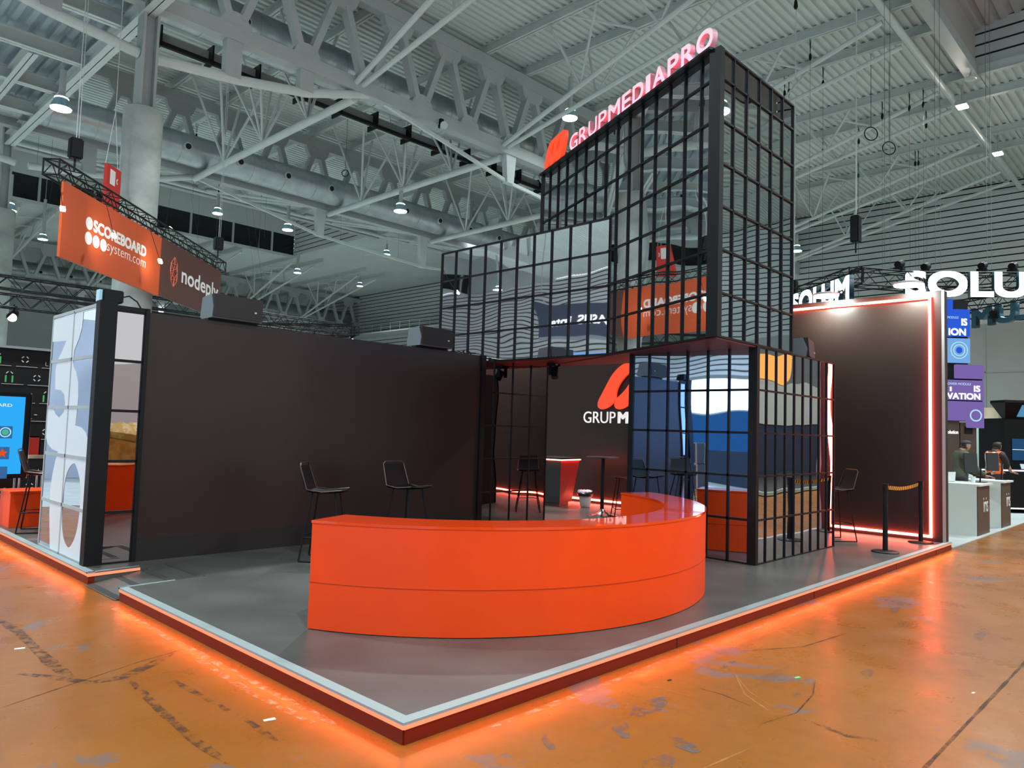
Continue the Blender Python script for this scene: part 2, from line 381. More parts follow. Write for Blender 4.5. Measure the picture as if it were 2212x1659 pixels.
ribbed(-36, 4.0, 26.2, 40.7, ZD, 'x', .28, .07, 'ceiling', 'deck'); ribbed(-36, -14, 12.0, 26.2, ZD, 'x', .28, .07, 'ceiling', 'deck')
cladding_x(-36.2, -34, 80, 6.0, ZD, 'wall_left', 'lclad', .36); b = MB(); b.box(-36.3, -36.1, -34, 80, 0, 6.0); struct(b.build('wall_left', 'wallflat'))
cladding_x(28.4, -9, 3.4, ZR+.35, 18.1, 'wall_rooflight_near', 'clad', .42)
cladding_x(27.8, 40.7, 51.1, ZR-.1, 18.2, 'wall_rooflight_far', 'clad', .36)
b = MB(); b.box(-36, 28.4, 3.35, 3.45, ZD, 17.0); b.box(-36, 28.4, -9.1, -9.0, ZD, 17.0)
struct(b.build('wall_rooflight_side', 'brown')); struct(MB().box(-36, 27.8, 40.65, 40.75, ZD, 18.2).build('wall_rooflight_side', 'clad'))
# window band of the far roof light
b = MB(); b.box(-36, 27.8, 51.05, 51.15, 15.0, 15.2); b.box(-36, 27.8, 51.05, 51.15, 16.75, 18.2); struct(b.build('wall_rooflight_window', 'clad'))
b = MB(); b.box(-36, 27.8, 51.1, 51.14, 15.2, 16.75)
for i in range(0, 20): b.box(-35+i*3.2, -35+i*3.2+.14, 51.0, 51.1, 15.2, 16.75, 1)
struct(b.build('window_1', ['night', 'steel']))
b = MB(); b.box(-14, 43, 79.9, 80, 0, ZD); struct(b.build('wall_far', 'clad'))
# roof edge beams along the open roof lights
for y, lb in ((3.4, 'long pale edge beam of the nearest roof light, above the tower'), (40.7, 'pale edge beam of the far roof light behind the second girder')):
    b = MB(); b.box(-14, 28.6, y-.12, y+.12, ZR-.1, ZD+.1); b.box(-14, 28.6, y-.2, y+.2, ZR-.16, ZR-.10)
    tag(b.build('edge_beam', 'steel'), lb, 'beam')
for y, lb in ((4.35, 'round tie tube along the roof where the near struts end'), (39.6, 'round tie tube along the roof beyond the second girder')):
    tag(MB().tube([(4, y, 14.98), (XW, y, 14.98)], .11, 10).build('tie_tube', 'steel2', None, True), lb, 'tube')
# ---- rafters across the girders
def ibeam(b, p0, p1, h=.34, wf=.2):
    p0, p1 = Vector(p0), Vector(p1); b.bar(p0+Vector((0, 0, h/2)), p1+Vector((0, 0, h/2)), .02, h); b.bar(p0+Vector((0, 0, .012)), p1+Vector((0, 0, .012)), wf, .024); b.bar(p0+Vector((0, 0, h-.012)), p1+Vector((0, 0, h-.012)), wf, .024)
NODE = [10.15+6.45*k for k in range(5)]     # girder positions that carry the cross trusses
xs = sorted([x+d for x in NODE for d in (-1.08, 1.08)]+[5.9])
for i, x in enumerate(xs):
    for (ya, yb, where) in ((-20 if x > 28.4 else 3.4, 40.7, 'over the two near girders'), (51.1, 79.5, 'over the far girders')):
        b = MB(); ibeam(b, (x, ya, ZR), (x, yb, ZR))
        tag(b.build('roof_rafter', 'steel2'), f'grey steel rafter under the ribbed roof {where}', 'rafter', 'roof rafters '+where)
# ---- main girders
def girder(y, x0, x1, name, label, left_haunch=True, full=True):
    t = thing('roof_girder', label, 'girder', (x0, y, 12))
    b = MB(); b.box(x0, x1, y-.17, y+.17, 11.86, 12.28); b.build('bottom_chord', 'steel', t)
    b = MB(); b.box(x0, x1, y-.15, y+.15, 14.72, 15.18); b.build('top_chord', 'steel', t)
    k0 = math.ceil((x0-6.2)/2.15); k1 = int((x1-6.2)/2.15)
    for k in range(k0, k1+1):
        x = 6.2+2.15*k
        g = MB(); pts = [(x-.44*math.cos(a), 12.22+.44*math.sin(a)) for a in [PI*i/12 for i in range(13)]]
        n = len(pts); g.add([(px, y-.14, pz) for px, pz in pts]+[(px, y+.14, pz) for px, pz in pts], [list(range(n)), list(range(n, 2*n))]+[[i, (i+1) % n, n+(i+1) % n, n+i] for i in range(n)])
        g.build('node_plate', 'steel', t)
        xt = x+1.075
        g = MB(); pts = [(xt-.62, 14.74), (xt-.5, 14.42), (xt-.34, 14.22), (xt+.34, 14.22), (xt+.5, 14.42), (xt+.62, 14.74)]
        n = len(pts); g.add([(px, y-.13, pz) for px, pz in pts]+[(px, y+.13, pz) for px, pz in pts], [list(range(n)), list(range(n, 2*n))]+[[i, (i+1) % n, n+(i+1) % n, n+i] for i in range(n)])
        g.build('node_plate', 'steel', t)
        for xa in (x, x+2.15):
            s = 1 if xa == x else -1
            MB().bar((xa+s*.20, y, 12.5), (xt-s*.22, y, 14.35), .30, .20).build('web_member', 'steel', t) if xa <= x1 else None
    # under-slung tie with posts
    tie = [(11.2, 11.9), (16.95, 10.86), (23.2, 10.45), (29.6, 10.86), (35.4, 11.9)] if y < 20 else [(9.8, 11.9), (16.2, 10.62), (22.5, 10.25), (28.9, 10.62), (34.5, 11.9)]
    for a, c in zip(tie, tie[1:]): MB().bar((a[0], y, a[1]), (c[0], y, c[1]), .09, .12).build('tie_rod', 'steel2', t)
    for x, z in tie[1:-1]:
        g = MB(); g.add([(x-.17, y-.12, z-.05), (x+.17, y-.12, z-.05), (x+.27, y-.12, 11.9), (x-.27, y-.12, 11.9), (x-.17, y+.12, z-.05), (x+.17, y+.12, z-.05), (x+.27, y+.12, 11.9), (x-.27, y+.12, 11.9)],
                        [(0, 1, 2, 3), (4, 5, 6, 7), (0, 1, 5, 4), (1, 2, 6, 5), (2, 3, 7, 6), (3, 0, 4, 7)])
        g.build('king_post', 'steel2', t)
    if left_haunch:
        for s in (1, -1):
            X = lambda q: 4.03+s*q
            MB().tube([(X(.2), y, 10.62), (X(2.2), y, 10.85), (X(4.4), y, 11.25), (X(6.9), y, 12.08)], .13, 10).build('haunch_tube', 'steel2', t, True)
            for q, z in ((2.15, 10.85), (4.35, 11.25)):
                g = MB(); g.box(X(q)-.22, X(q)+.22, y-.13, y+.13, z, 11.9); g.build('hanger_plate', 'steel', t)
    return t
girder(Y1, -20, XW, 'a', 'nearest deep steel girder crossing the hall, standing on the wrapped column')
girder(Y2, -20, XW, 'b', 'second deep steel girder, behind the long air duct')
girder(Y3, -14, XW, 'c', 'third steel girder far behind, beyond the rooflight windows')
# ---- cross trusses between the near girders: bottom tube and pyramids of web tubes
def cross_truss(x, ya, yb, label, grp):
    t = thing('cross_truss', label, 'truss', (x, ya, 11.7), 0, grp)
    MB().tube([(x, ya+.1, 11.72), (x, yb-.1, 11.72)], .13, 12).build('bottom_tube', 'steel2', t, True)
    for j in range(3):
        y = ya+2.85+3.1*j
        for dx in (-1.08, 1.08):
            for dy in ((.15, 1.55), (-1.55, 0, 1.55), (-1.55, .9))[j]:
                MB().tube([(x, y, 11.8), (x+dx, y+dy, ZR+.02)], .05, 6).build('web_tube', 'steel2', t, True)
for i, x in enumerate(NODE):
    cross_truss(x, Y1, Y2, 'tubular cross truss between the near girders, '+['left of the lamp by the duct', 'with a lamp hanging under it', 'its lower end just above the mirrored band', 'behind the mirrored tower', 'nearest the clad end wall'][i], 'cross trusses between the near girders')
for i, x in enumerate(NODE): cross_truss(x, Y3, Y4, 'tubular cross truss beyond the third girder', 'cross trusses at the far end')
# ---- inclined strut pairs
def struts(x, y0, y1, label, grp):
    t = thing('roof_strut', label, 'strut', (x, y0, 12.2), 0, grp); s = 1 if y1 > y0 else -1
    for dx in (-1.0, 1.0):
        a = Vector((x+dx*.12, y0, 12.1)); e = Vector((x+dx, y1, 14.98))
        MB().tube([a, e], .085, 8).build('strut_tube', 'steel2', t, True)
        for f in (.34, .62):
            p = a.lerp(e, f)
            MB().tube([p, (x+dx*1.08, p.y-s*.9, ZR)], .045, 6).build('web_tube', 'steel2', t, True)
            MB().tube([p, (x+dx*1.08, p.y+s*1.1, ZR)], .045, 6).build('web_tube', 'steel2', t, True)
    for f in (.34, .62):
        p = Vector((x, y0, 12.1)).lerp(Vector((x, y1, 14.98)), f)
        MB().tube([(x-1.05, p.y, ZR), (x+1.05, p.y+s*1.2, ZR)], .045, 6).build('web_tube', 'steel2', t, True)
for i, x in enumerate(NODE+[NODE[-1]+4.6]):
    struts(x, Y1-.1, 4.6, 'pair of inclined roof struts rising from the nearest girder toward the viewer', 'near strut pairs')
    if x < 40: struts(x, Y2+.1, 39.4, 'pair of inclined roof struts rising behind the second girder', 'strut pairs behind the second girder'); struts(x, Y3-.1, 52.4, 'pair of inclined struts rising from the third girder at the back', 'far strut pairs')
# ---- air ducts
def duct(y, z, r, x0, x1, label, ny, n0):
    t = thing('air_duct', label, 'duct', (x0, y, z)); pts = []; rs = []; x = x0
    b = MB(); b.tube([(x0, y, z), (x1, y, z)], r, 32)
    x = x0
    while x < x1: b.tube([(x, y, z), (x+.05, y, z)], r+.015, 32); x += 1.5
    # fine spiral seams
    x = x0+.1
    while x < x1: b.tube([(x, y, z), (x+.02, y, z)], r+.006, 32, 0, False); x += .16
    b.build('duct_body', 'duct', t, True)
    for k in range(n0, n0+18):
        xx = 7.0+2.18*k
        if x0 < xx < x1-1:
            d = Vector((0, ny, -.15)).normalized(); p = Vector((xx, y, z))+d*(r-.05)
            nz = MB().tube([p, p+d*.16], .16, 14).build('air_nozzle', 'nozzle', t, True)
            MB().tube([p+d*.10, p+d*.165], .115, 14).build('nozzle_mouth', 'hole', nz, True)
    return t
duct(17.9, 13.28, .68, -6, XW-.05, 'upper ribbed air duct running behind the web of the nearest girder', -1, -4)
d2 = duct(27.0, 12.52, .62, -6, XW-.05, 'long shiny ribbed air duct in front of the second girder', -1, -4)
duct(65.8, 13.2, .68, -14, XW-.05, 'distant air duct behind the third girder', -1, -8)
# service tray with pipe below the near duct
b = MB(); b.box(2, XW-.1, 20.35, 20.65, 13.15, 13.5); b.tube([(2, 20.15, 13.05), (XW-.1, 20.15, 13.05)], .09, 8, 1)
x = 2.5
while x < XW: b.box(x, x+.05, 20.05, 20.7, 12.95, 13.6, 1); x += 1.6
tag(b.build('service_tray', ['steel', 'black']), 'straight cable tray with a black pipe, below and behind the near girder', 'cable tray')
b = MB(); x = -6
while x < XW: b.box(x, x+1.0, 16.9, 17.3, 12.52, 12.60); x += 1.25
tag(b.build('light_tray', 'chrome'), 'bright metal tray along the underside of the upper duct', 'tray')
# ---- columns
def column(y, label, cx=4.03):
    t = thing('hall_column', label, 'column', (cx, y, 0), 0, 'wrapped concrete columns')
    MB()._lathe((cx, y, 0), [(.45, 0), (.45, 9.15), (.44, 9.2), (.40, 9.23)], 40, 0).build('concrete_shaft', 'conc', t, True)
    b = MB(); b.box(cx-.19, cx-.13, y-.22, y+.22, 9.2, 15.2); b.box(cx+.13, cx+.19, y-.22, y+.22, 9.2, 15.2); b.box(cx-.13, cx+.13, y-.03, y+.03, 9.2, 15.2)
    b.build('steel_post', 'steel', t)
column(Y1, 'tall round concrete column with a steel post on top, behind the orange hanging banner')
column(29.65, 'round concrete column cut by the left edge of the photo, farther back', 3.85)
# ---- lower canopy over the left aisle
b = MB(); ibeam(b, (4.0, Y1-4.2, 11.62), (3.9, 29.4, 11.62), .42, .34); tag(b.build('canopy_beam', 'steel2'), 'long sloping-looking canopy edge beam between the two concrete columns', 'beam')
b = MB(); ibeam(b, (2.62, 20.8, 11.7), (2.62, 26.2, 11.7), .36, .26); tag(b.build('canopy_beam', 'steel2'), 'short secondary beam inside the lower blue-grey canopy', 'beam')
for i, y in enumerate((12.0, 14.6, 17.45, 20.6, 23.3, 25.8)):
    b = MB(); ibeam(b, (-14, y, 11.72), (3.95, y, 11.72), .40, .26)
    tag(b.build('canopy_joist', 'steel2'), 'steel joist under the lower blue-grey canopy at upper left', 'joist', 'joists under the left canopy')
# ---- high-bay lamps
def lamp_parts(t, r=.28, L=.5):
    o = Vector(t.location)
    if o.x < 4 and 12 < o.y < 26.2 and o.x > -14: top = 12.37
    elif -9 < o.y < 3.4 and o.x < 28.4: top = 16.95+((3.4-o.y)*.16 if o.y > -2.8 else (o.y+9)*.16)
    elif 40.7 < o.y < 51.1 and o.x < 27.8: top = 18.22
    elif abs(o.x-16.5) < .01: top = 11.62
    else: top = 15.54
    MB().tube([(o.x, o.y, o.z+.36), (o.x, o.y, top)], .014, 6).build('suspension_rod', 'steel', t, True)
    MB()._lathe(o, [(.09, .36), (.09, .36+L)], 14, 0).build('stem', 'steel', t, True)
    MB()._lathe(o, [(.18, .29), (.19, .31), (.17, .33)], 18, 0).build('glow_ring', 'lens', t, True)
    MB()._lathe(o, [(.165, .33), (.15, .38), (.09, .40)], 18, 0).build('gear_cap', 'steel', t, True)
    MB()._lathe(o, [(r, .02), (r*.93, .10), (.18, .29)], 24, 0).build('glass_shade', 'glass', t, True)
    MB()._lathe(o, [(r*.96, -.01), (r, .02), (r*.98, .035)], 24, 0).build('lens', 'lens', t, True)
HB = [((3.43, 21.0, 10.45), 'high-bay lamp under the canopy beam at the upper left'), ((16.5, 22.1, 10.75), 'high-bay lamp hanging in front of the shiny duct'),
      ((16.0, 38.8, 13.6), 'small high-bay lamp above the end of the hanging banner'), ((17.4, 33.2, 12.0), 'high-bay lamp left of the hanging king post'),
      ((30.0, 41.5, 14.3), 'high-bay lamp among hanging straps right of centre'), ((27.4, 49.6, 13.5), 'high-bay lamp in front of the far rafters'),
      ((36.0, 53.6, 14.3), 'small high-bay lamp nearest the clad end wall at the left of the tower'), ((18.0, 14.1, 13.1), 'high-bay lamp behind the red slanted mark on the tower'),
      ((38.2, 14.15, 12.15), 'high-bay lamp beside the right edge of the mirrored tower'),
      ((4.9, 33.8, 10.2), 'high-bay lamp behind the lighting truss at far left')]
for i, (p, lb) in enumerate(HB):
    t = thing('high_bay_lamp', lb, 'lamp', p, 0, 'high-bay lamps'); lamp_parts(t, .28, max(.4, min(1.2, (11.6 if i in (0, 1) else 15.1)-p[2]-.36)) if i != 8 else .6)
    highbay_light((p[0], p[1], p[2]-.04), LAMP_W*(.12 if i == 7 else 1))
# the same lamps beside and behind the viewer, far-left ones added for light
for i, (x, y) in enumerate([(-2, 9), (-2, -5), (9, 9.5), (9, -6), (-12, 2), (-12, 15), (20, -1.5), (20, -7), (31, -1), (31, 18), (-2, -17), (12, -17), (26, 28), (-10, 30), (10, 50), (24, 62), (-26, 8), (-26, 22), (-26, 38), (-14, 42)]):
    z = 12.6 if y not in (15,) else 10.6
    t = thing('high_bay_lamp', {(10, 50): 'distant high-bay lamp beside the left concrete column', (24, 62): 'distant high-bay lamp low behind the brown banner', (26, 28): 'high-bay lamp just above the mirrored header', (31, 18): 'high-bay lamp behind the mirrored tower'}.get((x, y), 'extra high-bay lamp of the hall roof outside the picture'), 'lamp', (x, y, z), 0, 'high-bay lamps'); lamp_parts(t, .28, 2.2 if z > 12 else 1.2)
    highbay_light((x, y, z-.04), LAMP_W*(3.6 if x < -10 and y > 5 else 1.25))  # far-left lamps boosted to brighten what the mirrored header reflects
# two warm floodlights on the rafters at right
for (x, y, z), lb in (((29.6, 4.05, 14.6), 'warm floodlight shining under the roof at upper right, the higher one'), ((35.9, 4.05, 14.6), 'warm floodlight under the roof at upper right, the lower one')):
    t = thing('floodlight', lb, 'floodlight', (x, y, z)); MB().box(x-.25, x+.25, y-.2, y+.2, z+.06, z+.2).build('housing', 'steel', t)
    MB().box(x-.22, x+.22, y-.17, y+.17, z+.02, z+.06).build('lens', 'lenswarm', t); MB().tube([(x, y, z+.2), (x, y, 15.54)], .03, 6).build('stem', 'steel', t)
    area('flood_beam', (x, y, z-.02), .4, .3, 260, (1, .9, .75), (-.3, -.1, -1))
tag(MB()._lathe((27.8, 3.38, 14.85), [(.02, .2), (.04, .1), (.2, 0), (.2, .05)], 20, 0).build('round_speaker', 'steel2', None, True), 'pale round ceiling speaker at the end of the roof light', 'speaker')
for (x, y, z), lb in (((13.4, 15.9, 11.75), 'round grey speaker horn below the middle of the nearest girder'),):
    t = thing('girder_speaker', lb, 'speaker', (x, y, z)); MB().tube([(x, y, z), (x-.12, y-.22, z-.05), (x-.2, y-.38, z-.08)], [.05, .08, .13], 16).build('horn', 'steel2', t, True); MB().box(x-.06, x+.06, y-.05, y+.1, z, z+.3).build('bracket', 'black', t)
# ---- cables, hooks and hoists hanging from the roof
def cable(x, y, z0, z1, label, grp, hook=True, lean=(0, 0)):
    t = thing('hanging_cable', label, 'cable', (x, y, z1), 0, grp)
    MB().tube([(x, y, z1), (x+lean[0], y+lean[1], z0)], .006, 5).build('steel_rope', 'rope', t, True)
    if hook:
        MB().tube([(x-.06, y, z1), (x, y, z1-.5), (x+.06, y, z1)], .010, 5).build('sling', 'black', t, True)
        MB()._lathe((x, y, z1-.75), [(.02, 0), (.05, .06), (.05, .16), (.02, .24)], 8, 0).build('shackle', 'black', t, True)
for i in range(16):
    x = [q for q in xs if q > 18][i % 5]+R.choice((-.06, .06)); y = R.choice([5.5, 7, 8.6, 10])+R.uniform(-.5, .5)
    cable(x, y, 6.2+R.uniform(0, 2), 15.23, 'thin steel rope with a black sling hanging under the right part of the roof', 'ropes under the roof at right')
for i in range(14):
    x = xs[i % 9]+R.choice((-.07, .0, .07)); y = 33+R.uniform(-3, 5)
    cable(x, y, 11.8+R.uniform(-1, 1), 15.23, 'rope with a black sling hanging behind the second girder', 'ropes behind the second girder', True)
for i in range(12):
    a = 9.6+1.1*i; cable(a, 46.5+R.uniform(-2, 2), 9.5, 18.22, 'crossing thin rope in front of the dark roof windows', 'ropes before the roof windows', False, (R.uniform(-2.2, 2.2), 0))
for (x, y, z, r), lb in (((25.0, 5.9, 12.6, .24), 'coiled cable ring, upper of the two hanging by the roof ropes'), ((26.0, 5.6, 12.3, .24), 'coiled cable ring, lower of the two hanging by the roof ropes'), ((14.6, 23.5, 12.2, .14), 'small cable ring hanging from the cross truss tube')):
    pts = [(x+r*math.cos(a)*.7, y-r*math.cos(a)*.7, z+r*math.sin(a)) for a in [2*PI*k/20 for k in range(21)]]
    tag(MB().tube(pts, .02, 6, 0, False).tube([(x, y, z+r), (x, y, 15.54)], .008, 5).build('cable_ring', 'black', None, True), lb, 'cable')
def hoist(x, y, z, ztop, label, w=.16, h=.42):
    t = thing('chain_hoist', label, 'hoist', (x, y, z)); MB().tube([(x, y, z+h), (x, y, ztop)], .009, 5).build('chain', 'steel2', t, True)
    MB().tube([(x+.05, y, z+h), (x+.05, y, ztop-.3)], .007, 5).build('chain', 'steel2', t, True)
    MB().box(x-w, x+w, y-w*.8, y+w*.8, z, z+h).build('chain_bag', 'black', t, False, .03); MB().tube([(x, y, z), (x, y, z-.28)], .02, 6).build('hook', 'black', t, True)
    MB()._lathe((x, y, ztop-.35), [(.03, 0), (.07, .08), (.05, .25), (.02, .35)], 8, 0).build('top_clamp', 'black', t, True)
hoist(2.2, 14.6, 7.1, 11.74, 'black chain hoist bag hanging over the left end of the orange banner', .13, .45)
hoist(7.45, 19.2, 6.85, 15.53, 'black chain hoist above the right end of the banner', .13, .4)
hoist(18.4, 4.15, 7.0, 15.53, 'black chain hoist hanging above the glowing letters at right', .14, .75)
hoist(19.9, 6.5, 6.0, 15.53, 'black chain hoist partly hidden beside the mirrored tower', .12, .5)
# ================================================================ OUR STAND: platform
H = .116
pf = thing('stand_platform', 'low grey platform of the stand with a pale metal edge and an orange glowing strip', 'platform', (5, 4, 0))
def platform_deck():
    b = MB(); x1 = 10.42; y1 = 11.0
    outl = [(.07, .07), (x1, .07), (x1, y1), (.07, y1), (.07, 4.89), (.80, 4.96), (.80, 4.10), (.07, 4.04)]
    b.prism(outl, .02, H-.002); return b
platform_deck().build('deck', 'vinyl', pf)
b = MB(); b.add([(-.02, 4.06, .004), (-.02, 4.87, .004), (.80, 4.95, H-.001), (.80, 4.11, H-.001)], [(0, 1, 2, 3)]); b.build('ramp', 'vinyl', pf)
for t0 in (.02, .33, .64, .93):
    b = MB(); t1 = t0+.07; q = lambda t, s: (-.02+.82*t, (4.07 if s else 4.86)+(.04 if s else .08)*t, .0055+(H-.004)*t)
    b.add([q(t0, 0), q(t0, 1), q(t1, 1), q(t1, 0)], [(0, 1, 2, 3)]); b.build('grip_tape', 'greytape', pf)
edges = [((0, 0), (10.42, 0)), ((0, 4.04), (0, 0)), ((0, 11.0), (0, 4.89))]
# trim: mitred pale strips
def trim(pts, name='edge_trim', wd=.075):
    b = MB(); b.prism(pts, H-.012, H+.002); b.build(name, 'alu', pf)
trim([(0, 0), (10.42, 0), (10.42, .072), (.072, .072)]); trim([(0, 0), (.072, .072), (.072, 4.04), (0, 4.04)]); trim([(0, 4.89), (.072, 4.89), (.072, 11), (0, 11)])
trim([(0, 4.02), (.50, 4.06), (.50, 4.085), (0, 4.05)]); trim([(0, 4.88), (.50, 4.95), (.50, 4.975), (0, 4.91)])
b = MB(); b.box(.012, 10.42, .006, .02, .078, H-.013); b.build('led_strip', 'strip', pf)
b = MB(); b.box(.006, .02, .012, 4.04, .078, H-.013); b.build('led_strip', 'strip', pf)
b = MB(); b.box(.006, .02, 4.89, 11, .078, H-.013); b.build('led_strip', 'strip', pf)
b = MB(); b.prism([(0, 4.868), (.50, 4.930), (.50, 4.945), (0, 4.88)], .078, .104); b.build('led_strip', 'strip', pf)
b = MB(); b.box(.02, 10.42, .012, .03, 0, .078)
for x in (2.6, 5.2, 7.8, 9.6): b.box(x, x+.006, .009, .012, 0, .078, 1)
b.build('fascia', ['fascia', 'skirt'], pf)
b = MB(); b.box(.012, .03, .02, 4.04, 0, .078); b.build('fascia', 'fascia', pf)
b = MB(); b.box(.012, .03, 4.89, 11, 0, .078); b.prism([(.01, 4.885), (.46, 4.94), (.46, 4.96), (.01, 4.90)], 0, .078); b.build('fascia', 'fascia', pf)
# the light the strips throw on the hall floor
LED = (1, .105, .02)
area('led_glow_front', (5.2, -.012, .085), 10.4, .02, 22, LED, (0, -1, -.25))
def edge_led(name, p0, p1, out, power):
    p0, p1 = Vector(p0), Vector(p1); mid = (p0+p1)/2; L = (p1-p0).length; d = Vector(out).normalized(); xax = (p1-p0).normalized()
    l = bpy.data.lights.new(name, 'AREA'); l.shape = 'RECTANGLE'; l.size = L; l.size_y = .02; l.energy = power; l.color = LED
    o = bpy.data.objects.new(name, l); sc.collection.objects.link(o); y = (-d).cross(xax); m = Matrix.Identity(4)
    for i in range(3): m[i][0] = xax[i]; m[i][1] = y[i]; m[i][2] = -d[i]; m[i][3] = mid[i]
    o.matrix_world = m
edge_led('led_glow_left', (-.012, 0, .085), (-.012, 4.04, .085), (-1, 0, -.25), 9.5)
edge_led('led_glow_left_far', (-.012, 4.89, .085), (-.012, 11, .085), (-1, 0, -.25), 14)
# ---------------- curved orange counter
ct = thing('reception_counter', 'big curved glossy orange counter at the front of the stand', 'counter', (2.91, 2.9, H))
def arc(r, cx, cy, a0, a1, n=72): return [(cx+r*math.cos(math.radians(a0+(a1-a0)*i/n)), cy+r*math.sin(math.radians(a0+(a1-a0)*i/n))) for i in range(n+1)]
TOP = .899
outer = arc(2.585, 2.906, 2.911, -155.5, -19); inner = arc(2.13, 2.91, 2.835, -157.0, -17)
b = MB(); b.prism(outer+inner[::-1], H+.004, TOP-.02)
b.build('curved_front', 'orange', ct, True)
outer2 = arc(2.59, 2.906, 2.911, -155.6, -18.9); inner2 = arc(2.125, 2.91, 2.835, -157.1, -16.9)
b = MB(); b.prism(outer2+inner2[::-1], TOP-.02, TOP); b.build('worktop', 'otop', ct, True)
sm = arc(2.588, 2.906, 2.911, -155.5, -19); sn = arc(2.58, 2.906, 2.911, -155.5, -19)
b = MB(); b.prism(sm+sn[::-1], H+.335, H+.339); b.build('panel_seam', 'seam', ct)
a = math.radians(-75); b = MB(); b.bar((2.91+2.13*math.cos(a), 2.85+2.13*math.sin(a), TOP+.0005), (2.906+2.585*math.cos(a), 2.911+2.585*math.sin(a), TOP+.0005), .004, .001); b.build('panel_seam', 'seam', ct)
# ---------------- dark partition wall
pw = thing('partition_wall', 'long dark brown partition wall behind the two left bar stools', 'partition', (3, 5.3, H))
MB().box(.52, 5.53, 5.24, 5.42, H, 2.735).build('wall_panel', 'wallb', pw)
MB().box(.52, 5.53, 5.225, 5.24, H, H+.22).build('skirting', 'skirt', pw)
MB().box(5.44, 5.53, 5.20, 5.42, H, 2.74).build('end_post', 'black', pw)
# ---------------- mirrored structures
def grid_frame(o, right, Wd, Hh, cols, rows, wv, name, parent, m='black', d=.02, off=.0, rowlist=None, collist=None, border=True, wh=None):
    """mullions on a vertical face: o bottom-left corner, right unit vector, outward normal = right x up"""
    r = Vector(right).normalized(); n = r.cross(Vector((0, 0, 1))); o = Vector(o); b = MB(); wh = wh or wv
    cl = collist if collist is not None else [Wd*i/cols for i in range(cols+1)]; rl = rowlist if rowlist is not None else [Hh*i/rows for i in range(rows+1)]
    for c in cl: b.obox(o+r*(c-wv/2)+n*off, r*wv, n*d, Vector((0, 0, Hh)))
    for z in rl: b.obox(o+Vector((0, 0, z-wh/2))+n*off, r*Wd, n*d, Vector((0, 0, wh)))
    return b.build(name, m, parent)
def face(o, right, Wd, Hh, name, m, parent, t=.01):
    r = Vector(right).normalized(); n = r.cross(Vector((0, 0, 1)))
    return MB().obox(Vector(o)-n*t, r*Wd, n*t, Vector((0, 0, Hh))).build(name, m, parent)
# tower: triangular plan
K = Vector((4.93, .985, 0)); E = Vector((6.88, 5.35, 0)); dA = (E-K).normalized(); nA = Vector((-dA.y, dA.x, 0)); LA = (E-K).length
tw = thing('mirror_tower', 'tall smoked-mirror tower with a black grid, carrying the illuminated letters', 'tower', (6.2, 2.4, 2.7))
Z0, Z1 = 2.70, 5.95
face((E.x, E.y, Z0), -dA, LA, Z1-Z0, 'mirror_face', 'mtower', tw)
grid_frame((E.x, E.y, Z0), -dA, LA, Z1-Z0, 15, 7, .024, 'mullion_grid', tw, rowlist=[.488*k for k in range(7)]+[Z1-Z0])
face((K.x, K.y, Z0), (1, 0, 0), 1.95, Z1-Z0, 'mirror_face', 'mtower', tw)
grid_frame((K.x, K.y, Z0), (1, 0, 0), 1.95, Z1-Z0, 6, 7, .022, 'mullion_grid', tw, rowlist=[.488*k for k in range(7)]+[Z1-Z0])
b = MB(); b.prism([(K.x-.035, K.y-.03), (K.x+.06, K.y-.03), (K.x+.10, K.y+.05), (K.x+.02, K.y+.13), (K.x-.015, K.y+.12)], Z0-.01, Z1+.01); b.build('corner_post', 'black', tw)
b = MB(); b.prism([(K.x, K.y), (6.87, K.y), (E.x, E.y)], Z0-.03, Z0-.005); b.build('soffit', 'redwood', tw)
b = MB(); b.prism([(K.x+.02, K.y+.02), (6.86, K.y+.02), (E.x-.01, E.y-.03)], Z1-.04, Z1-.01); b.box(6.84, 6.88, K.y+.02, E.y, Z0, Z1); b.build('rear_casing', 'blk2', tw)
# tower lettering (stands on the face, just above the top rail)
sg = thing('illuminated_sign', 'frosted white letters with a red slanted mark on top of the mirrored tower', 'sign', (5.9, 3, 5.95))
def onA(s, z, d=0): v = K+dA*s+nA*d; return Vector((v.x, v.y, z))
b = MB(); o_ = onA(4.72, 5.945, -.02); b.obox(o_, -dA*4.66, nA*.12, Vector((0, 0, .03))); b.build('sign_rail', 'black', sg)
b = MB(); o_ = onA(3.68, 5.975, .01); b.obox(o_, -dA*3.6, nA*.03, Vector((0, 0, .012))); b.build('red_backlight', 'neonred', sg)
LT = 'GRUPMEDIAPRO'; wds = {'G': 1.05, 'R': .95, 'U': 1.0, 'P': .9, 'M': 1.25, 'E': .85, 'D': 1.05, 'I': .42, 'A': 1.08, 'O': 1.2}
tot = sum(wds[c] for c in LT)+.2*(len(LT)-1); sx = 3.60/tot; s_ = 3.64
for i, c in enumerate(LT):
    wd = wds[c]*sx; o_ = onA(s_, 5.985, .0)
    text(c, 'letter', 'frost', o_, -dA, (0, 0, 1), wd, .255, sg, depth=.065, bold=.07 if i > 3 else .03, res=5, side='frostside'); s_ -= wd+.2*sx
flat(m_logo(.66, .46, .42), 'red_mark', 'logo', onA(4.62, 5.985, .0), -dA, (0, 0, 1), sg, depth=.07)
l = bpy.data.lights.new('sign_backlight', 'AREA'); l.shape = 'RECTANGLE'; l.size = 3.6; l.size_y = .05; l.energy = 9; l.color = (1, .05, .12)
lo = bpy.data.objects.new('sign_backlight', l); sc.collection.objects.link(lo); mm = Matrix.Identity(4); pz = onA(1.9, 5.992, .13)
for i in range(3): mm[i][0] = dA[i]; mm[i][1] = -nA[i]; mm[i][2] = (0, 0, -1)[i]; mm[i][3] = pz[i]
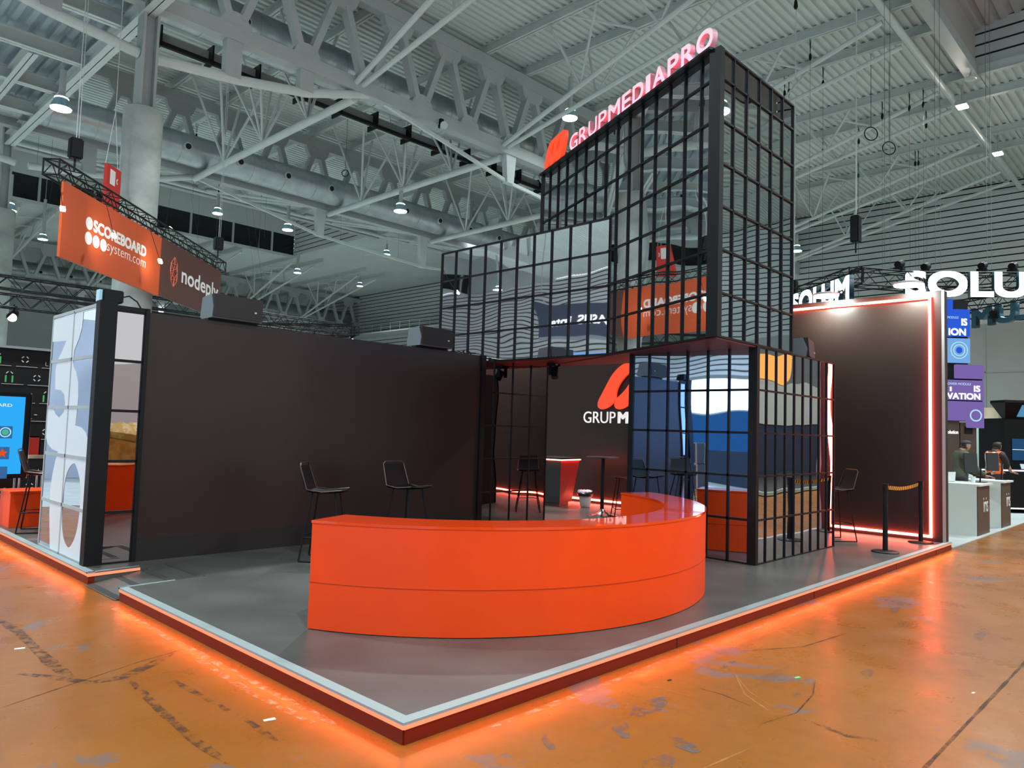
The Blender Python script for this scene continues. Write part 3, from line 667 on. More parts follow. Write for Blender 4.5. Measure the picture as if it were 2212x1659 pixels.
lo.matrix_world = mm
# bright band
bd = thing('mirror_band', 'bright mirrored header with a wide black grid, left of the tower', 'header', (6.4, 5, 2.7))
BX = 5.907
face((BX, 6.77, 2.70), (0, -1, 0), 3.60, 1.93, 'mirror_face', 'mband', bd)
grid_frame((BX, 6.77, 2.70), (0, -1, 0), 3.60, 1.93, 10, 4, .026, 'mullion_grid', bd)
MB().box(BX-.02, BX+.05, 3.12, 3.17, 2.68, 4.64).build('corner_post', 'black', bd)
MB().box(BX+.01, 6.87, 3.2, 6.77, 2.68, 2.695).build('soffit', 'redwood', bd)
b = MB(); b.box(BX+.01, 6.87, 5.36, 6.77, 4.60, 4.62); b.box(6.84, 6.87, 5.36, 6.77, 2.69, 4.6); b.box(BX+.01, 6.87, 6.74, 6.77, 2.69, 4.6); b.build('rear_casing', 'blk2', bd)
# cubicle under the tower
cb = thing('mirror_cubicle', 'mirrored cubicle with a black grid under the tower', 'cubicle', (7.1, 1.9, H))
CY = .985; CH = 2.684-H
face((BX, 2.765, H), (0, -1, 0), 1.78, CH, 'mirror_face', 'mcub', cb)
grid_frame((BX, 2.765, H), (0, -1, 0), 1.72, CH, 6, 5, .028, 'mullion_grid', cb, d=.016)
face((BX, CY, H), (1, 0, 0), 2.417, CH, 'mirror_face', 'mcubr', cb)
grid_frame((BX, CY, H), (1, 0, 0), 2.417, CH, 9, 5, .022, 'mullion_grid', cb, d=.014)
MB().box(BX-.02, BX+.05, CY-.018, CY+.09, H, 2.69).build('corner_post', 'black', cb); MB().box(BX-.018, BX+.04, 2.72, 2.79, H, 2.69).build('corner_post', 'black', cb)
b = MB(); b.box(BX+.01, 8.324, CY+.01, 2.765, 2.66, 2.684); b.box(8.29, 8.324, CY+.01, 2.765, H, 2.66); b.box(BX+.01, 8.324, 2.74, 2.765, H, 2.66); b.build('casing', 'blk2', cb)
# narrow mirrored wall behind the counter
mwl = thing('mirror_screen', 'narrow mirrored wall with a thin black grid at the end of the dark partition', 'screen', (6.3, 5.3, H))
face((5.53, 5.24, H), (1, 0, 0), 1.5, 2.72-H, 'mirror_face', 'mwall', mwl)
grid_frame((5.53, 5.24, H), (1, 0, 0), 1.5, 2.70-H, 4, 5, .02, 'mullion_grid', mwl, d=.012, collist=[.0, .22, .64, 1.07, 1.49])
MB().box(5.53, 7.03, 5.252, 5.34, H, 2.70).build('casing', 'blk2', mwl)
# ---------------- numbered mirror pillar at left
p36 = thing('mirror_pillar', 'mirror pillar with big white numerals at the left end of the dark partition', 'pillar', (.3, 6, H))
PX = .09; PH = 2.765-H
face((PX, 6.93, H), (0, -1, 0), 1.60, PH, 'mirror_face', 'm36', p36)
grid_frame((PX, 6.93, H), (0, -1, 0), 1.60, PH, 2, 5, .030, 'mullion_grid', p36, 'steel', d=.007, collist=[0, .79, 1.58], wh=.036)
_b = (lambda v: [(min(max(x, .006), 1.553), min(max(y, .006), 2.612)) for x, y in v])
_R1 = [(1.553, 2.612), (1.09, 2.612), (1.08, 2.45), (1.006, 2.338), (.87, 2.218), (.842, 2.12), (.87, 2.03), (.968, 1.965), (1.061, 1.864), (1.107, 1.70), (1.094, 1.53), (1.065, 1.39), (1.265, 1.374), (1.43, 1.32), (1.553, 1.22)]
_R2 = [(.006, 2.353), (.55, 2.334), (.412, 2.223), (.262, 2.12), (.208, 2.02), (.245, 1.792), (.46, 1.779), (.60, 1.73), (.66, 1.631), (.63, 1.53), (.471, 1.467), (.308, 1.508), (.226, 1.578), (.006, 1.578)]
_R3 = [(.006, 1.24), (.091, 1.166), (.285, 1.106), (.514, 1.087), (.44, .982), (.36, .817), (.321, .625), (.353, .384), (.457, .006), (.006, .006)]
_R4 = smoothpoly([(1.10, .99), (1.24, .93), (1.35, .81), (1.40, .63), (1.38, .40), (1.29, .22), (1.12, .105), (.95, .15), (.85, .27), (.805, .47), (.82, .70), (.90, .88)], 4)
flat([[(0, 0), (1.56, 0), (1.56, 2.618), (0, 2.618)], _R1, _R2, _R3, _R4], 'white_numerals', 'white', (PX-.0005, 6.93, H+.004), (0, -1, 0), (0, 0, 1), p36, depth=.0025)
b = MB(); b.box(.06, .225, 5.215, 5.34, H, 2.80); b.box(.51, .55, 5.215, 5.25, H, 2.77); b.box(.225, .51, 5.232, 5.245, 2.72, 2.77); b.build('corner_post', 'black', p36)
face((.225, 5.25, H), (1, 0, 0), .29, 2.72-H, 'mirror_face', 'mwall', p36)
grid_frame((.225, 5.25, H), (1, 0, 0), .29, 2.72-H, 1, 5, .02, 'mullion_grid', p36, d=.014, wh=.028)
MB().box(.10, .52, 5.345, 6.93, H, 2.755).build('casing', 'blk2', p36)
# ---------------- back wall with neon frame
bw = thing('neon_back_wall', 'tall dark back wall outlined with a glowing neon line, logo partly hidden', 'wall panel', (10.3, 4.5, H))
WX = 10.23
MB().box(WX, 10.42, .05, 10.9, H, 3.945).build('wall_panel', 'wallb', bw)
MB().box(WX-.006, WX, .06, 10.8, H, H+.05).build('skirting', 'skirt', bw)
MB().box(WX-.010, WX+.02, .044, .080, H, 3.95).build('metal_edge', 'alu', bw)
for nm, (ya, yb, za, zb) in (('neon_line', (.225, 10.5, .172, .208)), ('neon_line', (.225, 10.5, 3.825, 3.861)), ('neon_line', (.214, .250, .172, 3.861))):
    MB().box(WX-.055, WX-.030, ya, yb, za, zb).build(nm, 'neon', bw)
flat(m_logo(1.30, 1.0, .62), 'wall_mark', 'logo', (WX-.02, 6.66, 2.10), (0, -1, 0), (0, 0, 1), bw, depth=.05)
text('GRUP', 'wall_lettering', 'wtext', (WX-.008, 6.97, 1.81), (0, -1, 0), (0, 0, 1), .84, .245, bw, depth=.015)
text('MEDIAPRO', 'wall_lettering', 'wtext', (WX-.008, 6.07, 1.81), (0, -1, 0), (0, 0, 1), 1.75, .245, bw, depth=.015, bold=.11)
for y, z, lb in ((1.70, 3.99, 'left of two bright arm floodlights on top of the neon wall'), (.46, 4.03, 'right of two bright arm floodlights on top of the neon wall')):
    t = thing('arm_floodlight', lb, 'floodlight', (WX, y, 3.945))
    MB().tube([(WX+.08, y-.16, 3.94), (WX+.02, y-.14, z+.12), (WX-.28, y-.05, z)], .012, 6).build('arm', 'black', t, True)
    MB()._lathe((WX-.33, y, z-.02), [(.10, .0), (.20, .01), (.21, .035), (.12, .06)], 20, 0).build('head', 'white', t, True)
    MB()._lathe((WX-.33, y, z-.03), [(.19, 0), (.20, .012)], 20, 0).build('lens', 'lenswarm', t, True)
    area('wall_wash', (WX-.33, y, z-.04), .3, .2, 80, (.82, 1, .94), (.45, 0, -1))
# ---------------- furniture
pd = thing('podium', 'tapered red and charcoal podium with a glowing rim, against the mirrored wall', 'podium', (9.1, 6.8, H))
b = MB(); F = [(8.92, 6.50), (9.44, 6.62), (9.36, 7.15), (8.86, 7.05)]; T = [(8.86, 6.44), (9.60, 6.56), (9.50, 7.2), (8.80, 7.1)]
def loft(b, A, za, B, zb, mis=None):
    n = len(A)
    for i in range(n):
        j = (i+1) % n; b.add([(*A[i], za), (*A[j], za), (*B[j], zb), (*B[i], zb)], [(0, 1, 2, 3)], mis[i] if mis else 0)
loft(b, F, H+.08, T, 1.03, [0, 1, 1, 1]); b.build('body', ['pod', 'podd'], pd)
b = MB(); b.prism([(8.95, 6.53), (9.36, 6.64), (9.30, 7.1), (8.9, 7.0)], H, H+.08); b.build('plinth', 'podd', pd)
b = MB(); b.prism([(8.84, 6.42), (9.62, 6.545), (9.52, 7.22), (8.78, 7.12)], 1.035, 1.055); b.build('glow_rim', 'neon', pd)
b = MB(); b.prism([(8.83, 6.41), (9.63, 6.535), (9.53, 7.23), (8.77, 7.13)], 1.055, 1.09); b.build('top', 'podd', pd)
bn = thing('waste_bin', 'small white waste bin with a black liner beside the podium', 'bin', (9.43, 6.26, H))
MB()._lathe((9.43, 6.26, H), [(.085, 0), (.10, .02), (.135, .25), (.14, .25)], 20, 0).build('bucket', 'plastic', bn, True)
MB()._lathe((9.43, 6.26, H), [(.135, .23), (.155, .22), (.16, .27), (.13, .30), (.10, .26)], 14, 0).build('liner', 'bag', bn, True)
b = MB()
for i in range(9):
    a = i*.7; b.obox((9.43+.1*math.cos(a)-.03, 6.26+.1*math.sin(a)-.03, H+.27), (.09, .03, .01), (-.02, .07, .02), (.01, 0, .04))
b.build('crumpled_paper', 'white', bn)
tb = thing('bar_table', 'round dark bar table on a single pole, behind the counter', 'table', (8.40, 5.07, H))
MB()._lathe((8.40, 5.07, 1.155), [(.29, 0), (.305, .008), (.30, .022)], 36, 0).build('tabletop', 'podd', tb, True)
MB()._lathe((8.40, 5.07, H), [(.035, .06), (.035, 1.04)], 16, 0).build('pole', 'black', tb, True)
MB()._lathe((8.40, 5.07, H), [(.27, 0), (.27, .012), (.14, .035), (.06, .09), (.04, .13)], 32, 0).build('foot', 'chrome', tb, True)
def make_stool(label, seatmat='black'):
    t = thing('bar_stool', label, 'stool', (0, 0, 0), 0)     # faces +x, origin on the platform
    b = MB(); n = 9; prof = [(.215, .775), (.19, .765), (.10, .755), (0, .752), (-.10, .756), (-.17, .775), (-.20, .83), (-.225, .92), (-.25, 1.03)]
    rows = []
    for (x, z) in prof:
        for k in range(7):
            y = (k-3)/3; dip = .012*(1-y*y); rows.append((x, y*(.20 if z < .8 else .185), z-dip if z < .8 else z)); 
    fs = [(i*7+k, i*7+k+1, (i+1)*7+k+1, (i+1)*7+k) for i in range(len(prof)-1) for k in range(6)]
    seat = [f for f in fs if f[0]//7 < 5]; back = [f for f in fs if f[0]//7 >= 5]
    def sheet(fl, name):
        idx = sorted({i for f in fl for i in f}); mp = {i: k for k, i in enumerate(idx)}; q = MB(); vs = [rows[i] for i in idx]; m = len(vs)
        q.add(vs+[(x-.004, y, z-.012) for x, y, z in vs], [tuple(mp[i] for i in f) for f in fl]+[tuple(mp[i]+m for i in f[::-1]) for f in fl])
        return q.build(name, seatmat, t, True)
    sheet(seat, 'seat'); sheet(back, 'backrest')
    q = MB(); q.tube([(.215, -.19, .775), (0, -.20, .752), (-.17, -.2, .775), (-.255, -.18, 1.03), (-.26, -.14, 1.055), (-.26, .14, 1.055), (-.255, .18, 1.03), (-.17, .2, .775), (0, .20, .752), (.215, .19, .775)], .008, 6); q.build('rim', 'darkmetal', t, True)
    for s in (-1, 1):
        for xx, xf in ((.12, .22), (-.12, -.22)):
            MB().tube([(xx, s*.12, .75), (xf, s*.215, .012)], .009, 7).build('leg', 'black', t, True)
        MB().tube([(.22, s*.215, .010), (-.22, s*.215, .010)], .009, 7).build('floor_runner', 'black', t, True)
    MB().tube([(.19, -.19, .26), (.19, .19, .26)], .008, 6).build('footrest', 'darkmetal', t, True)
    MB().tube([(.19, .19, .26), (-.19, .19, .26), (-.19, -.19, .26), (.19, -.19, .26)], .007, 6).build('stretcher', 'black', t, True)
    return t
st = make_stool('black wire bar stool nearest the left end of the orange counter'); st.location = (2.16, 4.20, H); st.rotation_euler = (0, 0, -.80); st['group'] = 'bar stools of the stand'
G = 'bar stools of the stand'
dup(st, (3.30, 4.20, H), -1.40, 'black wire bar stool in front of the middle of the dark partition', G)
dup(st, (7.80, 4.15, H), 2.35, 'black bar stool next to the round bar table, its back hidden by the cubicle', G)
dup(st, (9.02, 1.22, H), 2.45, 'black bar stool by the neon wall, half hidden by the cubicle', G)
dup(st, (.36, 8.05, H), -.35, 'black bar stool in front of the low orange bench at far left', G)
dup(st, (9.2, 4.2, H), 1.9, 'black bar stool inside the stand, hidden behind the cubicle', G)
# stanchions with striped belt
def stanchion(x, y, label):
    t = thing('belt_stanchion', label, 'stanchion', (x, y, H), 0, 'belt stanchions')
    MB()._lathe((x, y, H), [(.17, 0), (.175, .008), (.16, .018), (.05, .026)], 30, 0).build('base', 'black', t, True)
    MB()._lathe((x, y, H), [(.033, .02), (.033, .85)], 18, 0).build('post', 'black', t, True)
    MB()._lathe((x, y, H), [(.036, .80), (.038, .80), (.038, .90), (.045, .905), (.045, .915)], 18, 0).build('belt_head', 'black', t, True)
stanchion(8.41, .33, 'black belt stanchion in the foreground of the neon wall, nearer the viewer'); stanchion(9.92, .30, 'black belt stanchion close to the end of the neon wall')
b = MB(); n = 34; x0, x1, zz = 8.45, 9.88, H+.865
def sag(t): return zz-.035*math.sin(PI*t)
for i in range(n):
    t0, t1 = i/n, (i+1)/n; sl = .55/n
    b.add([(x0+(x1-x0)*t0, .315, sag(t0)-.025), (x0+(x1-x0)*t1, .315, sag(t1)-.025), (x0+(x1-x0)*(t1+sl if i < n-1 else t1), .315, sag(t1)+.025), (x0+(x1-x0)*(t0+sl if i else t0), .315, sag(t0)+.025)], [(0, 1, 2, 3)], i % 2)
tag(b.build('barrier_belt', ['yellow', 'black']), 'yellow and black striped belt stretched between the two stanchions', 'belt')
# moving head and wall-top speakers
mh = thing('moving_head', 'small black stage spotlight hanging under the mirrored header', 'spotlight', (6.5, 4.67, 2.68))
MB().box(6.42, 6.58, 4.60, 4.74, 2.64, 2.68).build('base', 'black', mh)
for s in (-1, 1): MB().box(6.5+s*.075-.008, 6.5+s*.075+.008, 4.64, 4.70, 2.49, 2.65).build('yoke_arm', 'black', mh)
MB().tube([(6.5, 4.66, 2.60), (6.46, 4.60, 2.45)], [.06, .055], 12).build('lamp_head', 'black', mh, True)
MB().box(6.47, 6.52, 4.592, 4.60, 2.65, 2.67).build('display', 'offwhite', mh)
def wall_speaker(x, y, z, lab, wd=.60, rz=0):
    t = thing('wall_speaker', lab, 'speaker', (x, y, z), rz)
    b = MB(); pts = [(-.14, .0), (.13, .0), (.17, .03), (.13, .25), (-.10, .27), (-.16, .12)]   # y, z outline of the case
    n = len(pts); b.add([(-wd/2, a, c) for a, c in pts]+[(wd/2, a, c) for a, c in pts], [list(range(n))[::-1], list(range(n, 2*n))]+[[i, (i+1) % n, n+(i+1) % n, n+i] for i in range(n)])
    o = b.build('case', 'spks'); o.parent = t; o.location = (0, 0, .035)
    b = MB(); b.add([(-wd/2+.01, -.185, .02), (wd/2-.01, -.185, .02), (wd/2-.01, -.165, .275), (-wd/2+.01, -.165, .275), (-wd/2+.01, -.12, .03), (wd/2-.01, -.12, .03), (wd/2-.01, -.09, .275), (-wd/2+.01, -.09, .275)], [(0, 1, 2, 3), (4, 7, 6, 5), (0, 4, 5, 1), (1, 5, 6, 2), (2, 6, 7, 3), (3, 7, 4, 0)])
    o = b.build('grille', 'spk'); o.parent = t; o.location = (0, 0, .03)
    b = MB(); b.box(wd*.31, wd*.31+.02, -.192, -.155, .13, .15); o = b.build('badge', 'offwhite'); o.parent = t
    b = MB(); b.box(-wd/2, wd/2, -.05, .05, 0, .035); o = b.build('bracket', 'black'); o.parent = t
    return t
sp = wall_speaker(1.50, 5.33, 2.735, 'dark loudspeaker lying on the partition wall, under the word on the brown banner')
dup(sp, (4.50, 5.33, 2.735), 0, 'dark loudspeaker lying on the partition wall beside the mirrored header')
dup(sp, (7.86, 1.30, 2.684), .25, 'black loudspeaker on top of the mirrored cubicle beside the tower')
t = thing('corner_projector', 'small black lamp unit on top of the numbered mirror pillar', 'projector', (.2, 5.34, 2.79))
MB().box(.10, .30, 5.28, 5.46, 2.80, 2.93).build('case', 'black', t, False, .01); MB().box(.07, .10, 5.30, 5.40, 2.80, 2.92).build('lens_housing', 'glass', t)
MB().tube([(.30, 5.37, 2.87), (.38, 5.37, 2.90), (.46, 5.36, 2.85), (.50, 5.35, 2.78)], .008, 6).build('cable', 'black', t, True)
b = MB()
pts = [(4.85+.03*i, 5.36+R.uniform(-.03, .03), 2.745+R.uniform(0, .05)) for i in range(20)]
tag(b.tube(pts, .010, 5).build('loose_cable', 'black', None, True), 'loose black cable lying on the partition top beside the right loudspeaker', 'cable')
# ---------------- far-left booth corner
bc = thing('orange_bench', 'low orange bench or plinth at the far left edge', 'bench', (.7, 9, H)); MB().box(.14, 2.6, 8.56, 9.1, H, .565).build('front', 'orange', bc); MB().box(.13, 2.61, 8.55, 9.1, .565, .593).build('top', 'orange', bc)
b = MB(); b.box(-6, .13, 8.6, 9.1, H-.1, .593)
ks = thing('touch_screen', 'large portrait touch screen with a bright blue page at the left edge', 'screen', (-.1, 9.3, .6))
MB().box(-.42, .46, 9.24, 9.32, .72, 1.915).build('bezel', 'black', ks, False, .015); MB().box(-.38, .385, 9.232, 9.24, .78, 1.86).build('display', 'scr', ks)
b = MB(); b.box(-.44, -.42, 9.2, 9.3, .6, 1.9); b.box(.462, .470, 9.235, 9.3, .715, 1.92); b.build('frame', 'chrome', ks)
MB().box(-.20, .30, 9.2, 9.34, .593, .72).build('stand', 'black', ks)
text('SCOREBOARD', 'screen_title', 'wtext', (-.33, 9.231, 1.715), (1, 0, 0), (0, 0, 1), .56, .042, ks, depth=.002)
def tile(cx, cz, k): 
    a = MB().box(cx-.085, cx+.085, 9.224, 9.231, cz-.085, cz+.085).build('app_tile', 'applogo', ks, False, .003); return a
a = tile(.17, 1.36, 0); flat([circ(0, 0, .07), circ(0, 0, .055)], 'badge', 'scrt', (.17, 9.2235, 1.36), (1, 0, 0), (0, 0, 1), a, depth=.002); flat([circ(0, 0, .042)], 'badge', 'appg', (.17, 9.2235, 1.36), (1, 0, 0), (0, 0, 1), a, depth=.002)
a = tile(.15, 1.07, 1); flat([[((.065 if i % 2 == 0 else .030)*math.sin(PI*i/5), (.065 if i % 2 == 0 else .030)*math.cos(PI*i/5)) for i in range(10)]], 'badge', 'appr', (.15, 9.2235, 1.07), (1, 0, 0), (0, 0, 1), a, depth=.002)
tile(.14, .80, 2); tile(-.15, 1.36, 3); tile(-.15, 1.07, 4)
cw = thing('circuit_wall', 'black wall printed with white and green circuit symbols at the far left', 'wall panel', (.7, 10.9, 0))
MB().box(.0, 1.4, 10.9, 11.0, H, 2.66).build('panel', 'blk2', cw); MB().box(.0, 1.45, 10.86, 11.02, 2.66, 2.70).build('top_rail', 'alu', cw)
b = MB(); g = MB()
for i in range(15):
    for j in range(8):
        x = -3.9+.36*i+(.18 if j % 2 else 0); z = .35+.29*j
        if x > 1.05 or x < .05: continue
        b.box(x, x+.30, 10.893, 10.9, z, z+.006)
        if (i+j) % 3 == 0:
            for s in (-1, 1): g.box(x+.1+s*.045-.011, x+.1+s*.045+.011, 10.89, 10.9, z+.03, z+.14)
            b.bar((x+.055, 10.893, z+.17), (x+.085, 10.893, z+.20), .006, .012); b.bar((x+.145, 10.893, z+.17), (x+.115, 10.893, z+.20), .006, .012)
        elif (i+j) % 3 == 1:
            for a_ in range(4):
                an = PI/4+a_*PI/2; cx, cz = x+.12, z+.12
                b.bar((cx+.05*math.cos(an-.4), 10.893, cz+.05*math.sin(an-.4)), (cx+.05*math.cos(an+.4), 10.893, cz+.05*math.sin(an+.4)), .006, .014)
        else:
            b.box(x+.05, x+.055, 10.893, 10.9, z+.04, z+.10); b.box(x+.05, x+.09, 10.893, 10.9, z+.04, z+.046); b.box(x+.12, x+.16, 10.893, 10.9, z+.10, z+.112)
b.build('white_symbols', 'wpaint', cw); g.build('green_symbols', 'lgreen', cw)
t = thing('high_table', 'edge of a pale high table beside the numbered pillar', 'table', (.9, 8.9, H)); MB().box(.30, 1.2, 8.5, 8.53, 1.03, 1.075).build('tabletop', 'cream', t) ; b = MB(); b.box(.56, .62, 8.52, 8.56, .59, 1.3); b.build('post', 'offwhite', t)
s5 = thing('red_chair', 'red-backed chair seen behind the pale high table', 'chair', (.55, 9.7, H)); MB().box(.40, .72, 9.68, 9.72, 1.0, 1.30).build('backrest', 'red2', s5, False, .03); MB().box(.40, .72, 9.4, 9.7, .74, .78).build('seat', 'red2', s5, False, .01)
for sx_ in (.42, .70):
    for sy_ in (9.42, 9.68): MB().tube([(sx_, sy_, H), (sx_, sy_, .76)], .012, 6).build('leg', 'chrome', s5, True)
# ================================================================ hanging banner with box truss
D = Vector((.7042, .7099, 0)); N = Vector((.7099, -.7042, 0)); B0 = Vector((1.476, 12.402, 0)); KS = .94
def onB(s, z, d=0): v = B0+(D*s+N*d)*KS; return Vector((v.x, v.y, 1.6+(z-1.6)*KS))
bo = thing('hanging_banner', 'hanging orange banner with white dots and lettering', 'banner', onB(2.1, 6.25)); bb = thing('hanging_banner', 'hanging dark brown banner with a coral line drawing', 'banner', onB(6.4, 6.25))
MB().obox(onB(0, 4.73, -.05), D*4.04, N*.05, (0, 0, 1.41)).build('fabric', 'banO', bo); MB().obox(onB(4.30, 4.75, -.05), D*3.87, N*.05, (0, 0, 1.41)).build('fabric', 'banB', bb)
text('SCOREBOARD', 'lettering', 'wpaint', onB(1.13, 5.53, .002), D, (0, 0, 1), 2.24, .245, bo, bold=.10)
text('system.com', 'lettering', 'wpaint', onB(1.72, 5.20, .002), D, (0, 0, 1), 1.69, .235, bo, bold=-.012)
for cx, cz in ((.97, 5.66), (.97, 5.345), (1.27, 5.345), (1.57, 5.345)): flat([circ(0, 0, .127)], 'dot', 'wpaint', onB(cx, cz, .001), D, (0, 0, 1), bo)
text('nodeply', 'lettering', 'wpaint', onB(5.60, 5.20, .002), D, (0, 0, 1), 2.50, .545, bb, bold=.03)
net = [(0, .40), (-.18, .22), (.02, .20), (.17, .25), (-.22, -.02), (-.05, .03), (.20, 0), (-.17, -.25), (.03, -.18), (.19, -.22), (0, -.40), (.10, .10)]
ln = [(0, 1), (0, 3), (0, 2), (1, 4), (1, 2), (2, 3), (3, 6), (2, 5), (4, 5), (5, 11), (11, 6), (3, 11), (4, 7), (5, 8), (5, 7), (6, 9), (8, 9), (7, 8), (7, 10), (8, 10), (9, 10), (6, 8), (4, 8), (1, 5)]
b = MB()
for i, j in ln: b.bar(onB(5.1+net[i][0], 5.52+net[i][1], .008), onB(5.1+net[j][0], 5.52+net[j][1], .008), .022, .008)
b.build('line_drawing', 'linered', bb)
def box_truss(p0, p1, sz, name, lab, grp=None, r=.024, m='black', step=None, drop=None):
    p0, p1 = Vector(p0), Vector(p1); d = (p1-p0); L = d.length; d.normalize(); s = d.cross(Vector((0, 0, 1))).normalized()*sz/2; u = Vector((0, 0, sz/2))
    t = thing(name, lab, 'truss', (p0+p1)/2, 0, grp); step = step or sz*.9; n = max(1, int(L/step))
    for a, c in ((1, 1), (1, -1), (-1, 1), (-1, -1)): MB().tube([p0+s*a+u*c, p1+s*a+u*c], r, 8).build('chord', m, t, True)
    b = MB()
    for i in range(n):
        q0 = p0+d*(L*i/n); q1 = p0+d*(L*(i+1)/n); e = 1 if i % 2 else -1
        for a in (1, -1):
            b.tube([q0+s*a+u*e, q1+s*a-u*e], r*.45, 5, 0, False); b.tube([q0+u*a+s*e, q1+u*a-s*e], r*.45, 5, 0, False)
    b.build('lacing', m, t, True)
    for q in (p0, p1):
        b = MB()
        for a, c in (((1, 1), (1, -1)), ((1, -1), (-1, -1)), ((-1, -1), (-1, 1)), ((-1, 1), (1, 1))): b.tube([q+s*a[0]+u*a[1], q+s*c[0]+u*c[1]], r*.7, 6)
        b.build('end_frame', m, t, True)
    return t
box_truss(onB(-.22, 6.44, -.14), onB(8.75, 6.44, -.14), .29, 'box_truss', 'black box truss carrying the orange and brown hanging banners', None, .022)
b = MB()
for s in (.9, 2.6, 4.0, 5.2, 6.6, 7.9): b.obox(onB(s, 6.22, -.04), D*.04, N*.04, (0, 0, .10))
tag(b.build('truss_clamp', 'black'), 'row of black clamps holding the banners under their truss', 'clamp'); bpy.data.objects['truss_clamp']['kind'] = 'stuff'
def armlamp(p, base, lab, pw=12, aim=None):
    p, base = Vector(p), Vector(base); t = thing('arm_lamp', lab, 'lamp', base, 0, 'banner arm lamps')
    MB().tube([base, p], .006, 6).build('arm', 'black', t, True); d = (base-p).normalized()
    MB().bar(p, p+(p-base).normalized()*.11, .08, .04).build('lamp_head', 'lenswarm', t)
    if aim:
        area('banner_wash', p+Vector((0, 0, -.07)), .15, .15, pw, (1, .95, .85), Vector(aim)-p)
armlamp((1.257, 11.535, 5.25), onB(-.2, 6.32, 0), 'arm lamp at the left end of the orange banner', 7, onB(.9, 5.5)); armlamp((2.473, 12.74, 5.23), onB(1.55, 6.32, 0), 'arm lamp shining on the lettering of the orange banner', 8, onB(2.6, 5.7))
armlamp((3.96, 14.34, 5.23), onB(3.6, 6.32, 0), 'arm lamp at the seam between the orange and brown banners', 8, onB(4.6, 5.6))
armlamp(onB(5.6, 7.2, -1.2), onB(5.8, 6.58, -.28), 'arm lamp reaching back above the middle of the banner truss'); armlamp(onB(7.6, 7.3, -1.2), onB(7.8, 6.58, -.28), 'arm lamp reaching back near the right end of the banner truss'); armlamp(onB(8.6, 6.85, -1.5), onB(8.7, 6.5, -.28), 'arm lamp beyond the right end of the brown banner')
rs = thing('fire_sign', 'red fire-hose sign board hanging behind the banner truss', 'sign', (3.15, 15.15, 6.7))
MB().obox((2.88, 14.95, 6.35), (.42, .40, 0), (.05, -.05, 0), (0, 0, .95)).build('board', 'redp', rs)
q = frame((2.88+.052, 14.95-.052, 6.35), (.7, .7, 0), (0, 0, 1))
flat([[(.12, .52), (.34, .52), (.34, .86), (.12, .86)]], 'symbol', 'wpaint', (2.935, 14.895, 6.35), (.7, .7, 0), (0, 0, 1), rs); flat([circ(.46, .66, .07), circ(.46, .66, .035)], 'symbol', 'wpaint', (2.935, 14.895, 6.35), (.7, .7, 0), (0, 0, 1), rs)
for k in (0, 1): MB().tube([(2.9+.38*k, 14.95+.38*k, 7.3), (3.1, 15.15, 8.6)], .008, 5).build('wire', 'steel2', rs, True)
MB().tube([(3.1, 15.15, 8.6), (3.1, 15.15, 12.36)], .008, 5).build('wire', 'steel2', rs, True)
# lighting trusses behind the partition
box_truss((-3, 26, 5.98), (17.2, 26, 5.98), .42, 'box_truss', 'long black lighting truss behind the banner, the upper one', None, .03); box_truss((-3, 24.6, 5.2), (15.2, 24.6, 5.2), .42, 'box_truss', 'long black lighting truss behind the banner, the lower one', None, .03)
box_truss((10.2, 25.0, 5.2), (13.6, 20.9, 5.2), .42, 'box_truss', 'short black lighting truss above the middle of the dark partition', None, .03)
def par(p, lab, on_=True):
    x, y, z = p; t = thing('stage_lamp', lab, 'spotlight', p, 0, 'stage lamps on the black trusses'); MB().tube([(x, y, z+.35), (x, y, z+.1)], .02, 6).box(x-.03, x+.03, y-.30, y+.30, 4.96, 5.02).build('yoke', 'black', t)
    MB().tube([(x+.08, y+.1, z+.14), (x, y, z), (x-.06, y-.12, z-.08)], [.09, .14, .16], 14).build('can', 'black', t, True); MB().tube([(x-.06, y-.12, z-.08), (x-.063, y-.125, z-.083)], .14, 14).build('lens', 'lenswarm' if on_ else 'glass', t, True)
for i, (p, f) in enumerate([((13.1, 21.5, 4.85), 1), ((13.55, 20.96, 4.85), 1), ((12.65, 22.05, 4.85), 0), ((11.9, 22.95, 4.85), 1), ((3.4, 24.6, 4.75), 1), ((5.0, 24.6, 4.75), 0), ((9.2, 24.6, 4.75), 0)]): par(p, 'black stage lamp clamped under the truss '+['right of the brown banner, third from the right', 'farthest right', 'above the middle loudspeaker gap', 'just right of the left loudspeaker', 'beside the left concrete column', 'above the numbered pillar', 'behind the left loudspeaker'][i], f)
t = thing('guard_rail', 'thin catwalk railing high on the clad end wall', 'railing', (41, 50, 11)); b = MB(); b.tube([(41, 36, 11.75), (41, 66, 11.75)], .03, 6); b.tube([(41, 36, 11.4), (41, 66, 11.4)], .02, 6); b.build('handrail', 'steel', t, True); b = MB(); 
for k in range(21): b.tube([(41, 36+1.5*k, 10.9), (41, 36+1.5*k, 11.75)], .025, 6)
b.build('rail_posts', 'steel', t, True); MB().box(40.6, XW, 36, 66, 10.8, 10.9).build('walkway', 'steel', t)
